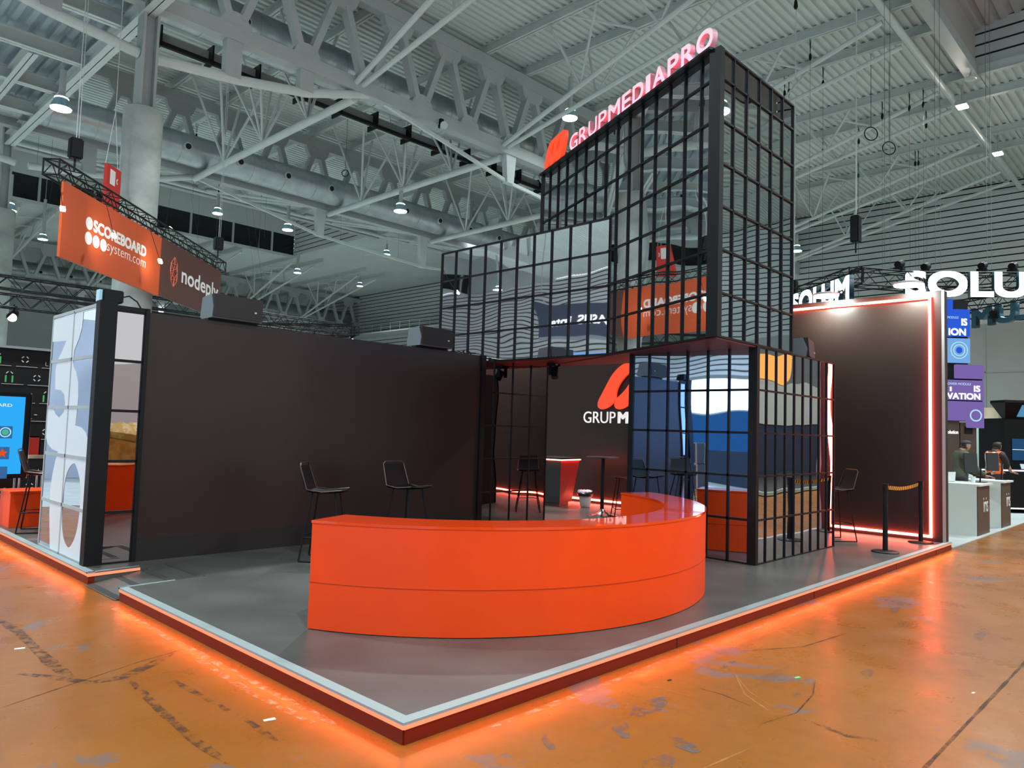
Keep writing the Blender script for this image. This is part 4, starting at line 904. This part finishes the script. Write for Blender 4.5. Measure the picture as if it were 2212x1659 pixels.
# ================================================================ stands at the right
def desk(x0, x1, label):
    t = thing('info_desk', label, 'desk', ((x0+x1)/2, .7, 0), 0, 'pale info desks')
    b = MB(); b.box(x0, x1, .13, 1.25, .012, .87); b.build('body', 'desk', t); MB().box(x0-.0, x1+.10, .08, 1.28, .87, .905).build('desktop', 'desk', t)
    MB().box(x0+.004, x1, .115, .13, .012, .87).build('brown_front', 'brownc', t)
    text('iris', 'desk_lettering', 'wpaint', (x0+.42, .113, .40), (1, 0, 0), (0, 0, 1), .34, .26, t, depth=.003, bold=.0)
    return t
desk(12.60, 13.50, 'pale desk with a brown front, nearer of the two at the right edge'); desk(14.53, 15.35, 'pale desk with a brown front, farther of the two at the right edge')
def monitor(x, y, label):
    t = thing('desk_monitor', label, 'monitor', (x, y, .905), 0); r = Vector((.75, -.66, 0)); n = Vector((.66, .75, 0))
    MB().obox(Vector((x, y, 1.08))-r*.14, r*.26, n*.03, (.03, .02, .36)).build('rear_case', 'podd', t, False, .006)
    MB().tube([(x+.12, y-.10, .905), (x+.14, y-.12, 1.25)], .012, 6).build('stand_pole', 'black', t, True); MB().box(x+.02, x+.24, y-.20, y-.02, .905, .915).build('foot', 'black', t)
monitor(13.36, .36, 'black monitor seen from behind on the nearer pale desk'); monitor(15.16, .36, 'black monitor seen from behind on the farther pale desk')
for (x, y, a, lb) in ((12.95, .75, .4, 'open pale laptop on the nearer pale desk in front of the man in a cap'), (15.22, .95, .2, 'pale laptop behind the farther monitor')):
    t = thing('laptop', lb, 'laptop', (x, y, .905)); MB().obox((x-.12, y-.1, .906), (.24, -.08, 0), (.06, .18, 0), (0, 0, .015)).build('keyboard', 'casem', t); MB().obox((x-.12, y-.1, .92), (.24, -.08, 0), (.01, .0, 0), (-.04, -.02, .17)).build('lid', 'white', t)
tag(MB()._lathe((13.25, .32, .905), [(.035, 0), (.04, .10), (.04, .11)], 14, 0).build('paper_cup', 'white', None, True), 'small white cup on the corner of the nearer pale desk', 'cup')
# ---- people
def skin_body(name, V, Ed, rad, m, parent, sub=1):
    me = bpy.data.meshes.new('tmpb'); me.from_pydata(V, Ed, []); o = bpy.data.objects.new('tmpb', me); sc.collection.objects.link(o)
    md = o.modifiers.new('s', 'SKIN'); md.use_smooth_shade = True
    for i, r in enumerate(rad): me.skin_vertices[0].data[i].radius = r if isinstance(r, tuple) else (r, r)
    me.skin_vertices[0].data[0].use_root = True
    o.modifiers.new('u', 'SUBSURF').levels = sub
    dg = bpy.context.evaluated_depsgraph_get(); dg.update(); m2 = bpy.data.meshes.new_from_object(o.evaluated_get(dg)); bpy.data.objects.remove(o)
    m2.materials.clear(); m2.materials.append(M[m])
    for p in m2.polygons: p.use_smooth = True
    q = bpy.data.objects.new(name, m2); sc.collection.objects.link(q); q.parent = parent; return q
def person(loc, rz, label, reach, head_tilt, top, topmat, hat):
    """local frame: faces +x, left is +y"""
    t = thing('person', label, 'person', loc, rz)
    hx, hz = head_tilt       # forward offset of the head and its height
    V = [(0, 0, .96), (0, 0, 1.10), (.01, 0, 1.25), (.02, 0, 1.38), (.04, 0, 1.455), (hx*.6, 0, 1.50), (hx, 0, hz-.05), (hx, 0, hz+.03), (hx-.005, 0, hz+.085)]
    rad = [(.15, .11), (.14, .10), (.155, .105), (.13, .09), (.055, .055), (.052, .052), (.070, .078), (.078, .092), (.055, .065)]
    Ed = [(i, i+1) for i in range(8)]
    def add(p, r, par): V.append(p); rad.append(r); Ed.append((par, len(V)-1)); return len(V)-1
    for s in (1, -1):
        hp = add((0, s*.09, .90), (.085, .085), 0); kn = add((.02, s*.10, .50), (.06, .06), hp); an = add((-.02, s*.10, .09), (.038, .038), kn); add((.10, s*.11, .035), (.035, .045), an)
        sh = add((.02, s*.19, 1.37), (.055, .055), 3); el = add((reach[0]*.45, s*.24, 1.10), (.042, .042), sh); wr = add((reach[0]*.9, s*reach[1], reach[2]), (.026, .026), el)
        pm = add((reach[0]*.9+.06, s*reach[1], reach[2]-.012), (.035, .018), wr)
        for k, (dy, L) in enumerate(((-.033, .075), (-.011, .090), (.011, .085), (.033, .065))):
            f1 = add((V[pm][0]+.045, V[pm][1]+dy, V[pm][2]-.004), (.0085, .0085), pm); f2 = add((V[f1][0]+L*.5, V[f1][1]+dy*.1, V[f1][2]-.012), (.008, .008), f1); add((V[f2][0]+L*.35, V[f2][1], V[f2][2]-.022), (.007, .007), f2)
        th = add((V[wr][0]+.04, V[wr][1]-s*.035, V[wr][2]-.006), (.010, .010), wr); add((V[th][0]+.035, V[th][1]-s*.012, V[th][2]-.012), (.008, .008), th)
    skin_body('body', V, Ed, rad, 'skin', t, 2)
    # face details on the head
    b = MB(); b.tube([(hx+.075, 0, hz+.035), (hx+.105, 0, hz-.005), (hx+.085, 0, hz-.015)], [.010, .014, .012], 8); b.build('nose', 'skin', t, True)
    b = MB(); b.tube([(hx+.070, -.025, hz-.045), (hx+.082, 0, hz-.043), (hx+.070, .025, hz-.045)], [.004, .006, .004], 6); b.build('mouth', 'red2', t, True)
    for s in (1, -1):
        MB()._lathe((hx+.066, s*.032, hz+.018), [(.002, 0), (.011, .006), (.011, .012), (.002, .018)], 8, 0).build('eye', 'hair', t, True)
        MB().tube([(hx-.005, s*.080, hz-.02), (hx-.012, s*.090, hz+.01), (hx-.005, s*.082, hz+.035)], [.010, .016, .010], 8).build('ear', 'skin', t, True)
    body = t.children[0]
    def wear(name, pred, off, m):
        me = body.data; nv = {}; vs = []; fs = []
        for p in me.polygons:
            c = p.center
            if pred(c.x, c.y, c.z):
                f = []
                for i in p.vertices:
                    if i not in nv: nv[i] = len(vs); v = me.vertices[i]; vs.append(tuple(v.co+v.normal*off))
                    f.append(nv[i])
                fs.append(f)
        n_ = bpy.data.meshes.new(name); n_.from_pydata(vs, [], fs); n_.materials.append(M[m])
        for p in n_.polygons: p.use_smooth = True
        o = bpy.data.objects.new(name, n_); sc.collection.objects.link(o); o.parent = t
        so = o.modifiers.new('cloth', 'SOLIDIFY'); so.thickness = .008; so.offset = 1; return o
    if hat:
        wear('cap', lambda x, y, z: z > hz+.045, .014, 'cap'); wear('hair', lambda x, y, z: x < hx-.02 and hz-.045 < z <= hz+.045, .008, 'hair')
        b = MB(); b.prism([(hx+.05, -.062), (hx+.13, -.055), (hx+.165, 0), (hx+.13, .055), (hx+.05, .062)], hz+.050, hz+.060); b.build('cap_peak', 'cap', t)
    else:
        wear('hair', lambda x, y, z: z > hz+.055 or (x < hx-.005 and z > hz-.05), .016, 'hair')
    wr_x = reach[0]*.9-.01
    if hat: wear(top, lambda x, y, z: .93 < z < 1.455 and x < wr_x and not (abs(y) < .045 and z > 1.44), .012, topmat)
    else: wear(top, lambda x, y, z: .93 < z < 1.45 and abs(y) < .27 and x < reach[0]*.35, .010, topmat)
    wear('trousers', lambda x, y, z: .10 < z < .97 and x < .2, .014, 'trous')
    for s in (1, -1):
        b = MB(); b.box(-.08, .17, s*.10-.045, s*.10+.045, .0, .075); o = b.build('shoe', 'black', None, False, .015); o.parent = t
    t['wear_done'] = 1; del t['wear_done']
    return t, wear
person((14.02, .70, .012), -.95, 'man in a navy cap and olive jumper standing behind the nearer pale desk', (.42, .13, 1.0), (.115, 1.56), 'jumper', 'jumper', True)
p2, wear2 = person((16.55, .62, .012), -.55, 'person with dark hair in a black top and orange safety vest behind the farther desk', (.30, .16, 1.02), (.10, 1.555), 'black_top', 'tee', False)
wear2('safety_vest', lambda x, y, z: .97 < z < 1.425 and abs(y) < .165 and x < .2 and not (abs(y) < .05 and x > .08 and z > 1.25), .024, 'vest')
for s_ in (1, -1):
    wear2('reflective_strip', lambda x, y, z: .97 < z < 1.42 and .055 < s_*y < .095 and x < .2, .034, 'tape')
# ---- video column and cabinet (faces the viewer)
VR = Vector((.6917, -.7215, 0)).normalized(); VNn = VR.cross(Vector((0, 0, 1))); V0 = Vector((16.77, 1.63, 0))
def vp(px, py): return V0+VR*((px-2040)*.01063)+Vector((0, 0, 1.66+(950-py)*.01063))
def panel(b, x0, x1, y0, y1, d0=.0, d1=.12, mi=0):
    p = vp(x0, y1); return b.obox(p-VNn*d1, VR*((x1-x0)*.01063), VNn*(d1-d0), Vector((0, 0, (y1-y0)*.01063)), mi)
vc = thing('video_column', 'column of stacked blue and violet video screens at the right of the neon wall', 'video wall', vp(2085, 1102))
panel(MB(), 2041, 2098, 640, 784, .10, .9).build('frame', 'blk2', vc); panel(MB(), 2041, 2129, 784, 904, .10, .9).build('frame', 'blk2', vc)
for x0, x1, y0, y1, m_ in ((2041, 2060, 640, 680, 'scrb'), (2041, 2060, 682, 722, 'scrb'), (2063, 2097, 662, 721, 'scrb'), (2041, 2097, 726, 779, 'scrl'), (2067, 2126, 783, 813, 'scrv'), (2041, 2126, 817, 860, 'scrv'), (2041, 2089, 863, 905, 'scrv'), (2092, 2126, 863, 920, 'scrv')):
    panel(MB(), x0, x1, y0, y1, .0, .10).build('screen', m_, vc)
def vt(s, px, py, w_, h_, m_='scrw', b_=.10): return text(s, 'screen_text', m_, vp(px, py)+VNn*.002, VR, (0, 0, 1), w_*.01063, h_*.01063, vc, depth=.004, bold=b_)
vt('IS', 2078, 698, 13, 16); vt('ION', 2050, 720, 38, 16); vt('MODULE', 2048, 683, 24, 5, 'scrt', 0); vt('IS', 2104, 842, 14, 14); vt('VATION', 2046, 859, 72, 14); vt('POWER MODULE', 2044, 828, 54, 5, 'scrt', 0); vt('1', 2052, 842, 4, 10)
for r_ in (19, 13): flat([circ(0, 0, r_*.01063, 28), circ(0, 0, (r_-2)*.01063, 28)], 'dial', 'scrt', vp(2073, 752)+VNn*.003, VR, (0, 0, 1), vc)
flat([circ(0, 0, .075, 12)], 'dial', 'scrb', vp(2073, 752)+VNn*.003, VR, (0, 0, 1), vc); flat([circ(0, 0, .14, 24), circ(0, 0, .11, 24)], 'dial', 'scrt', vp(2108, 893)+VNn*.003, VR, (0, 0, 1), vc)
bcab = thing('brown_cabinet', 'brown panelled cabinet behind the man in the cap', 'cabinet', vp(2080, 1106))
panel(MB(), 2041, 2078, 906, 1105, .10, .6).build('panel', 'brownc', bcab); panel(MB(), 2080, 2115, 909, 1105, .10, .6).build('panel', 'brownc', bcab)
panel(MB(), 2089, 2106, 917, 933, .085, .10).build('dark_square', 'black', bcab); text('olution', 'cabinet_lettering', 'wtext', vp(2052, 934)-VNn*.095, VR, (0, 0, 1), 23*.01063, 8*.01063, bcab, bold=.06)
tp = thing('pale_partition', 'pale green partition behind the person in the safety vest', 'partition', (21, 1.6, 0)); q0 = Vector((20.75, 1.95, .012)); MB().obox(q0, VR*1.0, -VNn*.06, (0, 0, 2.05)).build('panel', 'teal', tp)
q0 = Vector((21.0, 2.0, 2.0)); bl = MB().obox(q0, VR*.75, -VNn*.04, (0, 0, .62)); 
cbld = thing('vertical_blind', 'cream vertical blind above the pale green partition', 'blind', (21.3, 1.7, 0)); bl.build('slats', 'cream', cbld); MB().obox(q0+Vector((0, 0, -2.0)), VR*.05, -VNn*.04, (0, 0, 2.7)).build('post', 'offwhite', cbld)
# black kiosk at the far right edge
kk = thing('black_kiosk', 'big black booth with slanted map screens and white light lines at the right edge', 'kiosk', (19.5, .3, 0)); K0 = Vector((18.87, .84, 0))
MB().obox(K0+Vector((0, 0, .012)), VR*3, -VNn*1.0, (0, 0, 2.25)).build('body', 'black', kk)
b = MB(); a0 = K0+VNn*.0-VR*.28; b.obox(a0+Vector((0, 0, 2.62))-VNn*.1, VR*3.2, VNn*.55, (0, 0, .06)); b.add([a0+VR*.30+Vector((0, 0, 2.24)), a0+VR*3.2+Vector((0, 0, 2.24)), a0+VR*3.2+VNn*.45+Vector((0, 0, 2.62)), a0+VNn*.45+Vector((0, 0, 2.62)), a0+VR*.30+Vector((0, 0, 2.24))-VNn*.1, a0+VR*3.2+Vector((0, 0, 2.24))-VNn*.1, a0+VR*3.2-VNn*.1+Vector((0, 0, 2.62)), a0-VNn*.1+Vector((0, 0, 2.62))], [(0, 1, 2, 3), (4, 7, 6, 5), (0, 3, 7, 4), (1, 5, 6, 2), (3, 2, 6, 7), (0, 4, 5, 1)]); b.build('canopy', 'black', kk)
for s0 in (.52, 1.32): 
    p_ = a0+VR*s0+Vector((0, 0, 2.30))+VNn*.08; MB().add([p_, p_+VR*.70, p_+VR*.62+VNn*.32+Vector((0, 0, .27)), p_-VR*.08+VNn*.32+Vector((0, 0, .27)), p_-VNn*.02, p_+VR*.70-VNn*.02, p_+VR*.62+VNn*.30+Vector((0, 0, .27)), p_-VR*.08+VNn*.30+Vector((0, 0, .27))], [(0, 1, 2, 3), (4, 5, 6, 7)]).build('map_screen', 'kmap', kk)
MB().obox(K0+VR*.17+VNn*.012+Vector((0, 0, 1.25)), VR*1.4, VNn*.01, (0, 0, .52)).build('screen', 'kb', kk); MB().obox(K0+VR*.17+VNn*.02+Vector((0, 0, 1.50)), VR*1.4, VNn*.01, (0, 0, .012)).build('screen_line', 'scrw', kk)
text('N', 'kiosk_lettering', 'wtext', K0+VR*.48+VNn*.01+Vector((0, 0, 2.02)), VR, (0, 0, 1), .09, .10, kk, bold=.06); text('In', 'kiosk_lettering', 'wtext', K0+VR*.40+VNn*.412+Vector((0, 0, .78)), VR, (0, 0, 1), .11, .10, kk)
MB().obox(K0-VR*.9+VNn*.02+Vector((0, 0, .10)), VR*4, VNn*.39, (0, 0, .93)).build('bar_front', 'black', kk); MB().obox(K0-VR*.95+VNn*.0+Vector((0, 0, 1.03)), VR*4.1, VNn*.44, (0, 0, .02)).build('bar_top', 'blk2', kk)
MB().obox(K0-VR*.95+VNn*.415+Vector((0, 0, 1.0)), VR*4.1, VNn*.02, (0, 0, .035)).build('light_line', 'kline', kk); MB().obox(K0-VR*.9+VNn*.39+Vector((0, 0, .11)), VR*4.0, VNn*.02, (0, 0, .03)).build('light_line', 'kline', kk)
q0 = K0+VR*.22+VNn*.25+Vector((0, 0, 1.05)); tag(MB().obox(q0, VR*.18, VNn*.01, Vector((0, 0, .12))-VNn*.05).build('table_sign', 'white'), 'small white sign tilted on the black bar at the right edge', 'sign')
# ---- glowing letter ring
rg = thing('letter_ring', 'hanging ring truss with big glowing white letters at the right', 'sign', (20.5, 4, 5.6))
text('SOLUM', 'front_letters', 'solum', (19.10, 3.17, 5.50), (.617, -.787, 0), (0, 0, 1), 4.05, .70, rg, depth=.14, bold=.11, side='solside', res=6)
text('SOLUM', 'side_letters', 'solum', (19.66, 6.33, 5.30), (-1.9, -2.34, 0), (0, 0, 1), 3.05, .68, rg, depth=.14, bold=.11, side='solside', res=6)
text('SOLUM', 'rear_letters', 'solside', (22.6, -.3, 5.35), (.62, .785, 0), (0, 0, 1), 4.0, .66, rg, depth=.14, bold=.11, res=6)
box_truss((17.95, 3.98, 6.0), (19.9, 6.35, 6.0), .40, 'box_truss', 'black ring truss behind the side letters', None, .024); box_truss((17.95, 3.98, 5.95), (19.5, 2.95, 5.95), .44, 'box_truss', 'black ring truss at the corner between the side and front letters', None, .026)
box_truss((19.5, 2.95, 6.0), (22.0, -.25, 6.0), .40, 'box_truss', 'black ring truss behind the front letters', None, .024); box_truss((25.6, 3.5, 6.1), (22.9, .1, 6.1), .40, 'box_truss', 'black ring truss above the dark reversed letters', None, .024)
for i, (p, f) in enumerate([((18.9, 3.2, 6.32), 0), ((19.6, 2.75, 6.32), 0), ((20.5, 1.6, 6.36), 0), ((21.0, 1.0, 6.36), 0), ((24.4, 2.1, 5.65), 1)]):
    t = thing('ring_spotlight', 'black stage light on the letter ring, '+['at its corner', 'just right of its corner', 'above the second glowing letter', 'above the third glowing letter', 'under the dark reversed letters'][i], 'spotlight', p); x, y, z = p
    MB().box(x-.12, x+.12, y-.12, y+.12, z-.12, z-.04).build('base', 'black', t, False, .01); MB().tube([(x-.14, y, z+.02), (x+.14, y, z+.09)], [.09, .11], 12).build('head', 'black', t, True)
for i in range(9):
    x = 19.0+.42*i; y = 3.6-.52*i+(.5 if i % 2 else 0); tag(MB().tube([(x, y, 6.4), (x, y, 15.1)], .006, 5).build('hanging_rope', 'rope', None, True), 'thin rope holding up the letter ring', 'rope', 'ropes above the letter ring')
# ================================================================ what stands behind and beside the viewer (seen only in the mirrors)
lw_ = thing('lit_stand_wall', 'bright white lightbox over a blue backlit wall, seen only mirrored', 'wall panel', (-8.5, 11, 0))
b = MB(); b.box(-8.6, -8.5, 5.5, 17, 2.45, 3.5); b.build('lightbox', 'lightbox', lw_); MB().box(-8.6, -8.5, 8.0, 17, 1.15, 2.4).build('blue_wall', 'bluewall', lw_); MB().box(-8.6, -8.5, 5.5, 17, .012, 1.15).build('plinth', 'bluedark', lw_); MB().box(-8.6, -8.5, 5.5, 8.0, 1.15, 2.4).build('plinth', 'bluedark', lw_)
MB().box(-8.7, -8.45, 5.4, 17.1, 3.5, 3.62).build('top_rail', 'alu', lw_)
area('lightbox_glow', (-8.3, 11, 3.0), 8, 1.0, 60, (.75, .92, 1), (1, 0, -.1))
tag(MB().box(-9.5, -2.6, 19.0, 19.2, .012, 4.2).build('pale_blue_partition', 'paleblue'), 'pale blue partition along the left aisle, seen mirrored in the numbered pillar', 'partition')
bs = thing('added_led_screen', 'very large blue LED screen added left behind the viewer for the glow in reflections', 'screen', (-8.6, -2, 0)); MB().box(-8.6, -8.4, -7.5, 3.0, .4, 4.6).build('frame', 'black', bs); MB().box(-8.4, -8.38, -7.4, 2.9, .9, 4.5).build('display', 'bigscr', bs)  # unseen screen added to give the cubicle mirror its blue glow
for i, (x, y, z, w_, h_) in enumerate(((-4.6, 8.3, .012, 1.3, .75), (-4.6, 8.3, .765, 1.25, .70), (-5.2, 9.8, .012, 1.1, 1.1))):
    t = thing('flight_case', 'dark flight case with metal edges beside the left aisle, seen mirrored in the cubicle', 'case', (x, y, z), 0, 'flight cases'); MB().box(x-.3, x+.3, y-w_/2, y+w_/2, z+.01, z+h_-.01).build('panel', 'caseb', t)
    b = MB()
    for sx_ in (-.3, .3):
        for sy_ in (-w_/2, w_/2): b.box(x+sx_-.02, x+sx_+.02, y+sy_-.02, y+sy_+.02, z, z+h_)
        for zz_ in (z, z+h_-.03): b.box(x+sx_-.015, x+sx_+.015, y-w_/2, y+w_/2, zz_, zz_+.03)
    b.build('edge_profile', 'casem', t); MB().box(x+.30, x+.32, y-.09, y+.09, z+h_*.5, z+h_*.5+.1).build('handle', 'casem', t)
hs = thing('hanging_box_sign', 'dark hanging box sign with two white words, seen mirrored in the header', 'sign', (-9.0, 15.7, 6.0)); SR = Vector((.63, .78, 0)).normalized(); SN = SR.cross(Vector((0, 0, 1))); q0 = Vector((-9, 15.7, 5.45))-SR*1.7
MB().obox(q0, SR*3.4, -SN*1.0, (0, 0, 1.35)).build('box', 'bluedark', hs); text('ASUS intel', 'lettering', 'scrw', q0+SR*.4+Vector((0, 0, .45))+SN*.01, SR, (0, 0, 1), 2.6, .40, hs, bold=.08)
MB().obox(q0+Vector((0, 0, -.9)), SR*2.6, -SN*.6, (0, 0, .35)).build('light_strip', 'scrl', hs)
for s in (.3, 3.1): MB().tube([q0+SR*s+Vector((0, 0, 1.35)), q0+SR*s+Vector((0, 0, 6.3))], .015, 5).build('rope', 'steel', hs, True)
ds = thing('dark_stand', 'dark stand with a pale green edged platform across the near aisle, seen mirrored', 'stand', (20, -7, 0))
MB().box(12, 30, -8.9, -4.6, 0, .11).build('platform', 'podd', ds); MB().box(12, 30, -4.6, -4.5, .03, .12).build('platform_edge', 'greenedge', ds); MB().box(12, 34, -8.9, -8.7, 0, 3.4).build('back_wall', 'bluedark', ds); MB().box(12, 34, -8.72, -8.66, 2.2, 4.05).build('pale_header', 'desk', ds); MB().box(25.6, 28.8, -8.68, -8.6, 4.05, 5.1).build('amber_lightbox', 'sunset', ds)
MB().box(17, 18.2, -7.2, -6.2, .11, 1.15).build('counter', 'podd', ds); MB().box(14.2, 14.25, -6.8, -5.4, 1.3, 2.0).build('screen', 'scrb', ds)
yc = thing('yellow_container', 'yellow waste container heaped with sacks across the near aisle, seen mirrored', 'container', (4.6, -6.6, 0)); b = MB(); loft(b, [(3.8, -7.2), (5.4, -7.2), (5.4, -6.1), (3.8, -6.1)], 0, [(3.6, -7.4), (5.6, -7.4), (5.6, -5.9), (3.6, -5.9)], 1.05); b.build('tub', 'sack', yc)
for i in range(5): MB()._lathe((3.95+.35*i, -6.6+.2*(i % 2), .95), [(.1, 0), (.36, .12), (.40, .30), (.26, .50), (.06, .6)], 14, 0).build('sack', 'sack', yc, True)
tag(MB().box(2.5, 9, -9.0, -8.9, 0, 3.2).build('white_partition', 'white'), 'plain white partition across the near aisle, seen mirrored', 'partition')
b = MB(); b.box(-14, -3.2, -9.4, -9.2, 0, 3.6); tag(b.build('dark_partition', 'bluedark'), 'dark partition behind the viewer', 'partition')
# ---- scuffs, cracks and a joint in the floor
def mark_mat(name, col, dens, sc_):
    m, t, p = nt(name); p.inputs['Base Color'].default_value = (*col, 1); p.inputs['Roughness'].default_value = .5; p.inputs['Specular IOR Level'].default_value = .2
    tc = t.nodes.new('ShaderNodeTexCoord'); n = t.nodes.new('ShaderNodeTexNoise'); n.inputs['Scale'].default_value = sc_; n.inputs['Detail'].default_value = 8; n.inputs['Roughness'].default_value = .75
    t.links.new(tc.outputs['Object'], n.inputs['Vector']); r = t.nodes.new('ShaderNodeValToRGB'); r.color_ramp.elements[0].position = .5-dens*.12; r.color_ramp.elements[1].position = .5+.10
    r.color_ramp.elements[0].color = (0, 0, 0, 1); r.color_ramp.elements[1].color = (.8, .8, .8, 1); t.links.new(n.outputs['Fac'], r.inputs[0]); t.links.new(r.outputs[0], p.inputs['Alpha']); return m
M['scuff'] = mark_mat('rubber_scuff', (.060, .036, .026), .35, 11); M['crackm'] = mark_mat('floor_crack', (.03, .018, .012), 1.6, 5); M['scratch'] = mark_mat('pale_scratch', (.42, .20, .07), 1.2, 7)
M['wornp'] = mark_mat('worn_paint_patch', (.13, .10, .095), .3, 6); M['palep'] = mark_mat('pale_glue_residue', (.50, .26, .13), .2, 10)
def floor_mark(pts, wd, m, name, z=.0012):
    b = MB(); P_ = []
    for (x0, y0), (x1, y1) in zip(pts, pts[1:]):
        k = max(1, int(math.hypot(x1-x0, y1-y0)/.12))
        for i in range(k): P_.append((x0+(x1-x0)*i/k, y0+(y1-y0)*i/k))
    P_.append(pts[-1]); L_ = []; R_ = []
    for i, (x, y) in enumerate(P_):
        a = P_[max(0, i-1)]; c = P_[min(len(P_)-1, i+1)]; dx, dy = c[0]-a[0], c[1]-a[1]; l_ = math.hypot(dx, dy) or 1; w_ = wd*R.uniform(.7, 1.2)*(.4 if i in (0, len(P_)-1) else 1)/2
        L_.append((x-dy/l_*w_, y+dx/l_*w_, z)); R_.append((x+dy/l_*w_, y-dx/l_*w_, z))
    n = len(P_); b.add(L_+R_, [(i, i+1, n+i+1, n+i) for i in range(n-1)]); o = b.build(name, m); struct(o); o.name = 'floor_'+name; return o
floor_mark([(12, -1.9), (4.46, -1.9), (-2.2, -1.9)], .022, 'crackm', 'joint'); floor_mark([(-1.9, 8), (-1.9, -1.9)], .016, 'crackm', 'joint')
for p_, w_, m_ in (([(-.89, 3.92), (-.87, 3.47), (-.89, 2.82), (-.9, 2.44), (-.88, 2.16)], .085, 'scuff'), ([(-1.1, 2.43), (-.99, 2.26), (-.83, 1.98), (-.67, 1.95), (-.49, 2.06), (-.24, 2.24)], .085, 'scuff'),
    ([(-.64, 1.87), (-.69, 1.31), (-.72, .76), (-.71, .40)], .05, 'scuff'), ([(-.45, 1.7), (-.43, 1.26), (-.41, .79), (-.42, .48)], .045, 'scuff'), ([(-1.31, 1.86), (-1.02, 1.98), (-.47, 2.2), (-.05, 2.32)], .010, 'crackm'),
    ([(1.93, -.56), (1.94, -.71), (1.89, -.92)], .012, 'crackm'), ([(2.34, -.6), (2.05, -.81), (1.9, -1.03)], .014, 'scratch'), ([(2.38, -.57), (2.12, -.80), (1.97, -1.03)], .010, 'scratch'), ([(1.66, -1.09), (1.99, -1.16), (2.38, -1.1), (2.67, -1.0)], .012, 'crackm'),
    ([(1.69, -.19), (1.74, -.4), (1.77, -.65)], .008, 'scratch'), ([(1.93, -1.24), (1.87, -1.49), (1.94, -1.63)], .035, 'scuff'), ([(.2, -.9), (.9, -1.15), (1.3, -1.2)], .010, 'scratch'), ([(3.4, -2.2), (4.4, -2.4), (5.6, -2.3)], .03, 'scuff'), ([(2.9, -.35), (3.4, -.62), (4.1, -.7)], .012, 'crackm')):
    floor_mark(p_, w_, m_, 'mark')
for x, y, l_, w_, a_ in ((1.42, -.53, .42, .16, .1), (1.02, -.62, .22, .12, .7), (.78, -1.0, .30, .14, .2), (.35, -.75, .34, .10, -.3), (1.1, -.95, .20, .12, 1.2), (.05, -.55, .30, .12, .2), (-.5, -.1, .26, .10, 1.4), (2.3, -1.05, .12, .08, 0), (3.1, -1.2, .22, .08, .2), (2.55, -.45, .20, .06, .1), (5.4, -.7, .3, .08, .1), (4.9, -1.5, .35, .1, .1), (.6, -.45, .18, .08, .9)):
    floor_mark([(x-l_/2*math.cos(a_), y-l_/2*math.sin(a_)), (x, y+.02), (x+l_/2*math.cos(a_), y+l_/2*math.sin(a_))], w_, 'wornp', 'patch', .0016)
floor_mark([(-.10, 3.9), (-.11, 2.6), (-.10, 1.4), (-.09, .45)], .06, 'palep', 'residue', .001); floor_mark([(-.16, 2.1), (-.20, 1.2), (-.16, .5)], .05, 'palep', 'residue', .0011)
floor_mark([(.5, -.12), (2.4, -.11), (4.5, -.13), (8.2, -.12)], .05, 'palep', 'residue', .001); floor_mark([(-.10, 8.6), (-.12, 6.8), (-.10, 5.1)], .07, 'palep', 'residue', .001)
# ---- litter on the floor
for (x, y, s, m_, lb) in ((2.6, -.9, .05, 'lgtape', 'small green piece of tape on the orange floor'), (-1.0, 3.0, .06, 'litter', 'white paper scrap on the floor at lower left'), (-.35, .75, .06, 'litter', 'thin white splinter beside the platform corner'), (1.9, -.35, .03, 'black', 'tiny dark chip on the floor beside the platform edge'), (3.2, -1.8, .03, 'litter', 'tiny white crumb on the floor at the right')):
    tag(MB().add([(x, y, .003), (x+s, y-s*.3, .003), (x+s*1.1, y+s*.15, .004), (x+s*.1, y+s*.35, .003), (x, y, .0005), (x+s, y-s*.3, .0005), (x+s*1.1, y+s*.15, .0005), (x+s*.1, y+s*.35, .0005)], [(0, 1, 2, 3), (4, 7, 6, 5), (0, 4, 5, 1), (1, 5, 6, 2), (2, 6, 7, 3), (3, 7, 4, 0)]).build('floor_scrap', m_), lb, 'litter')
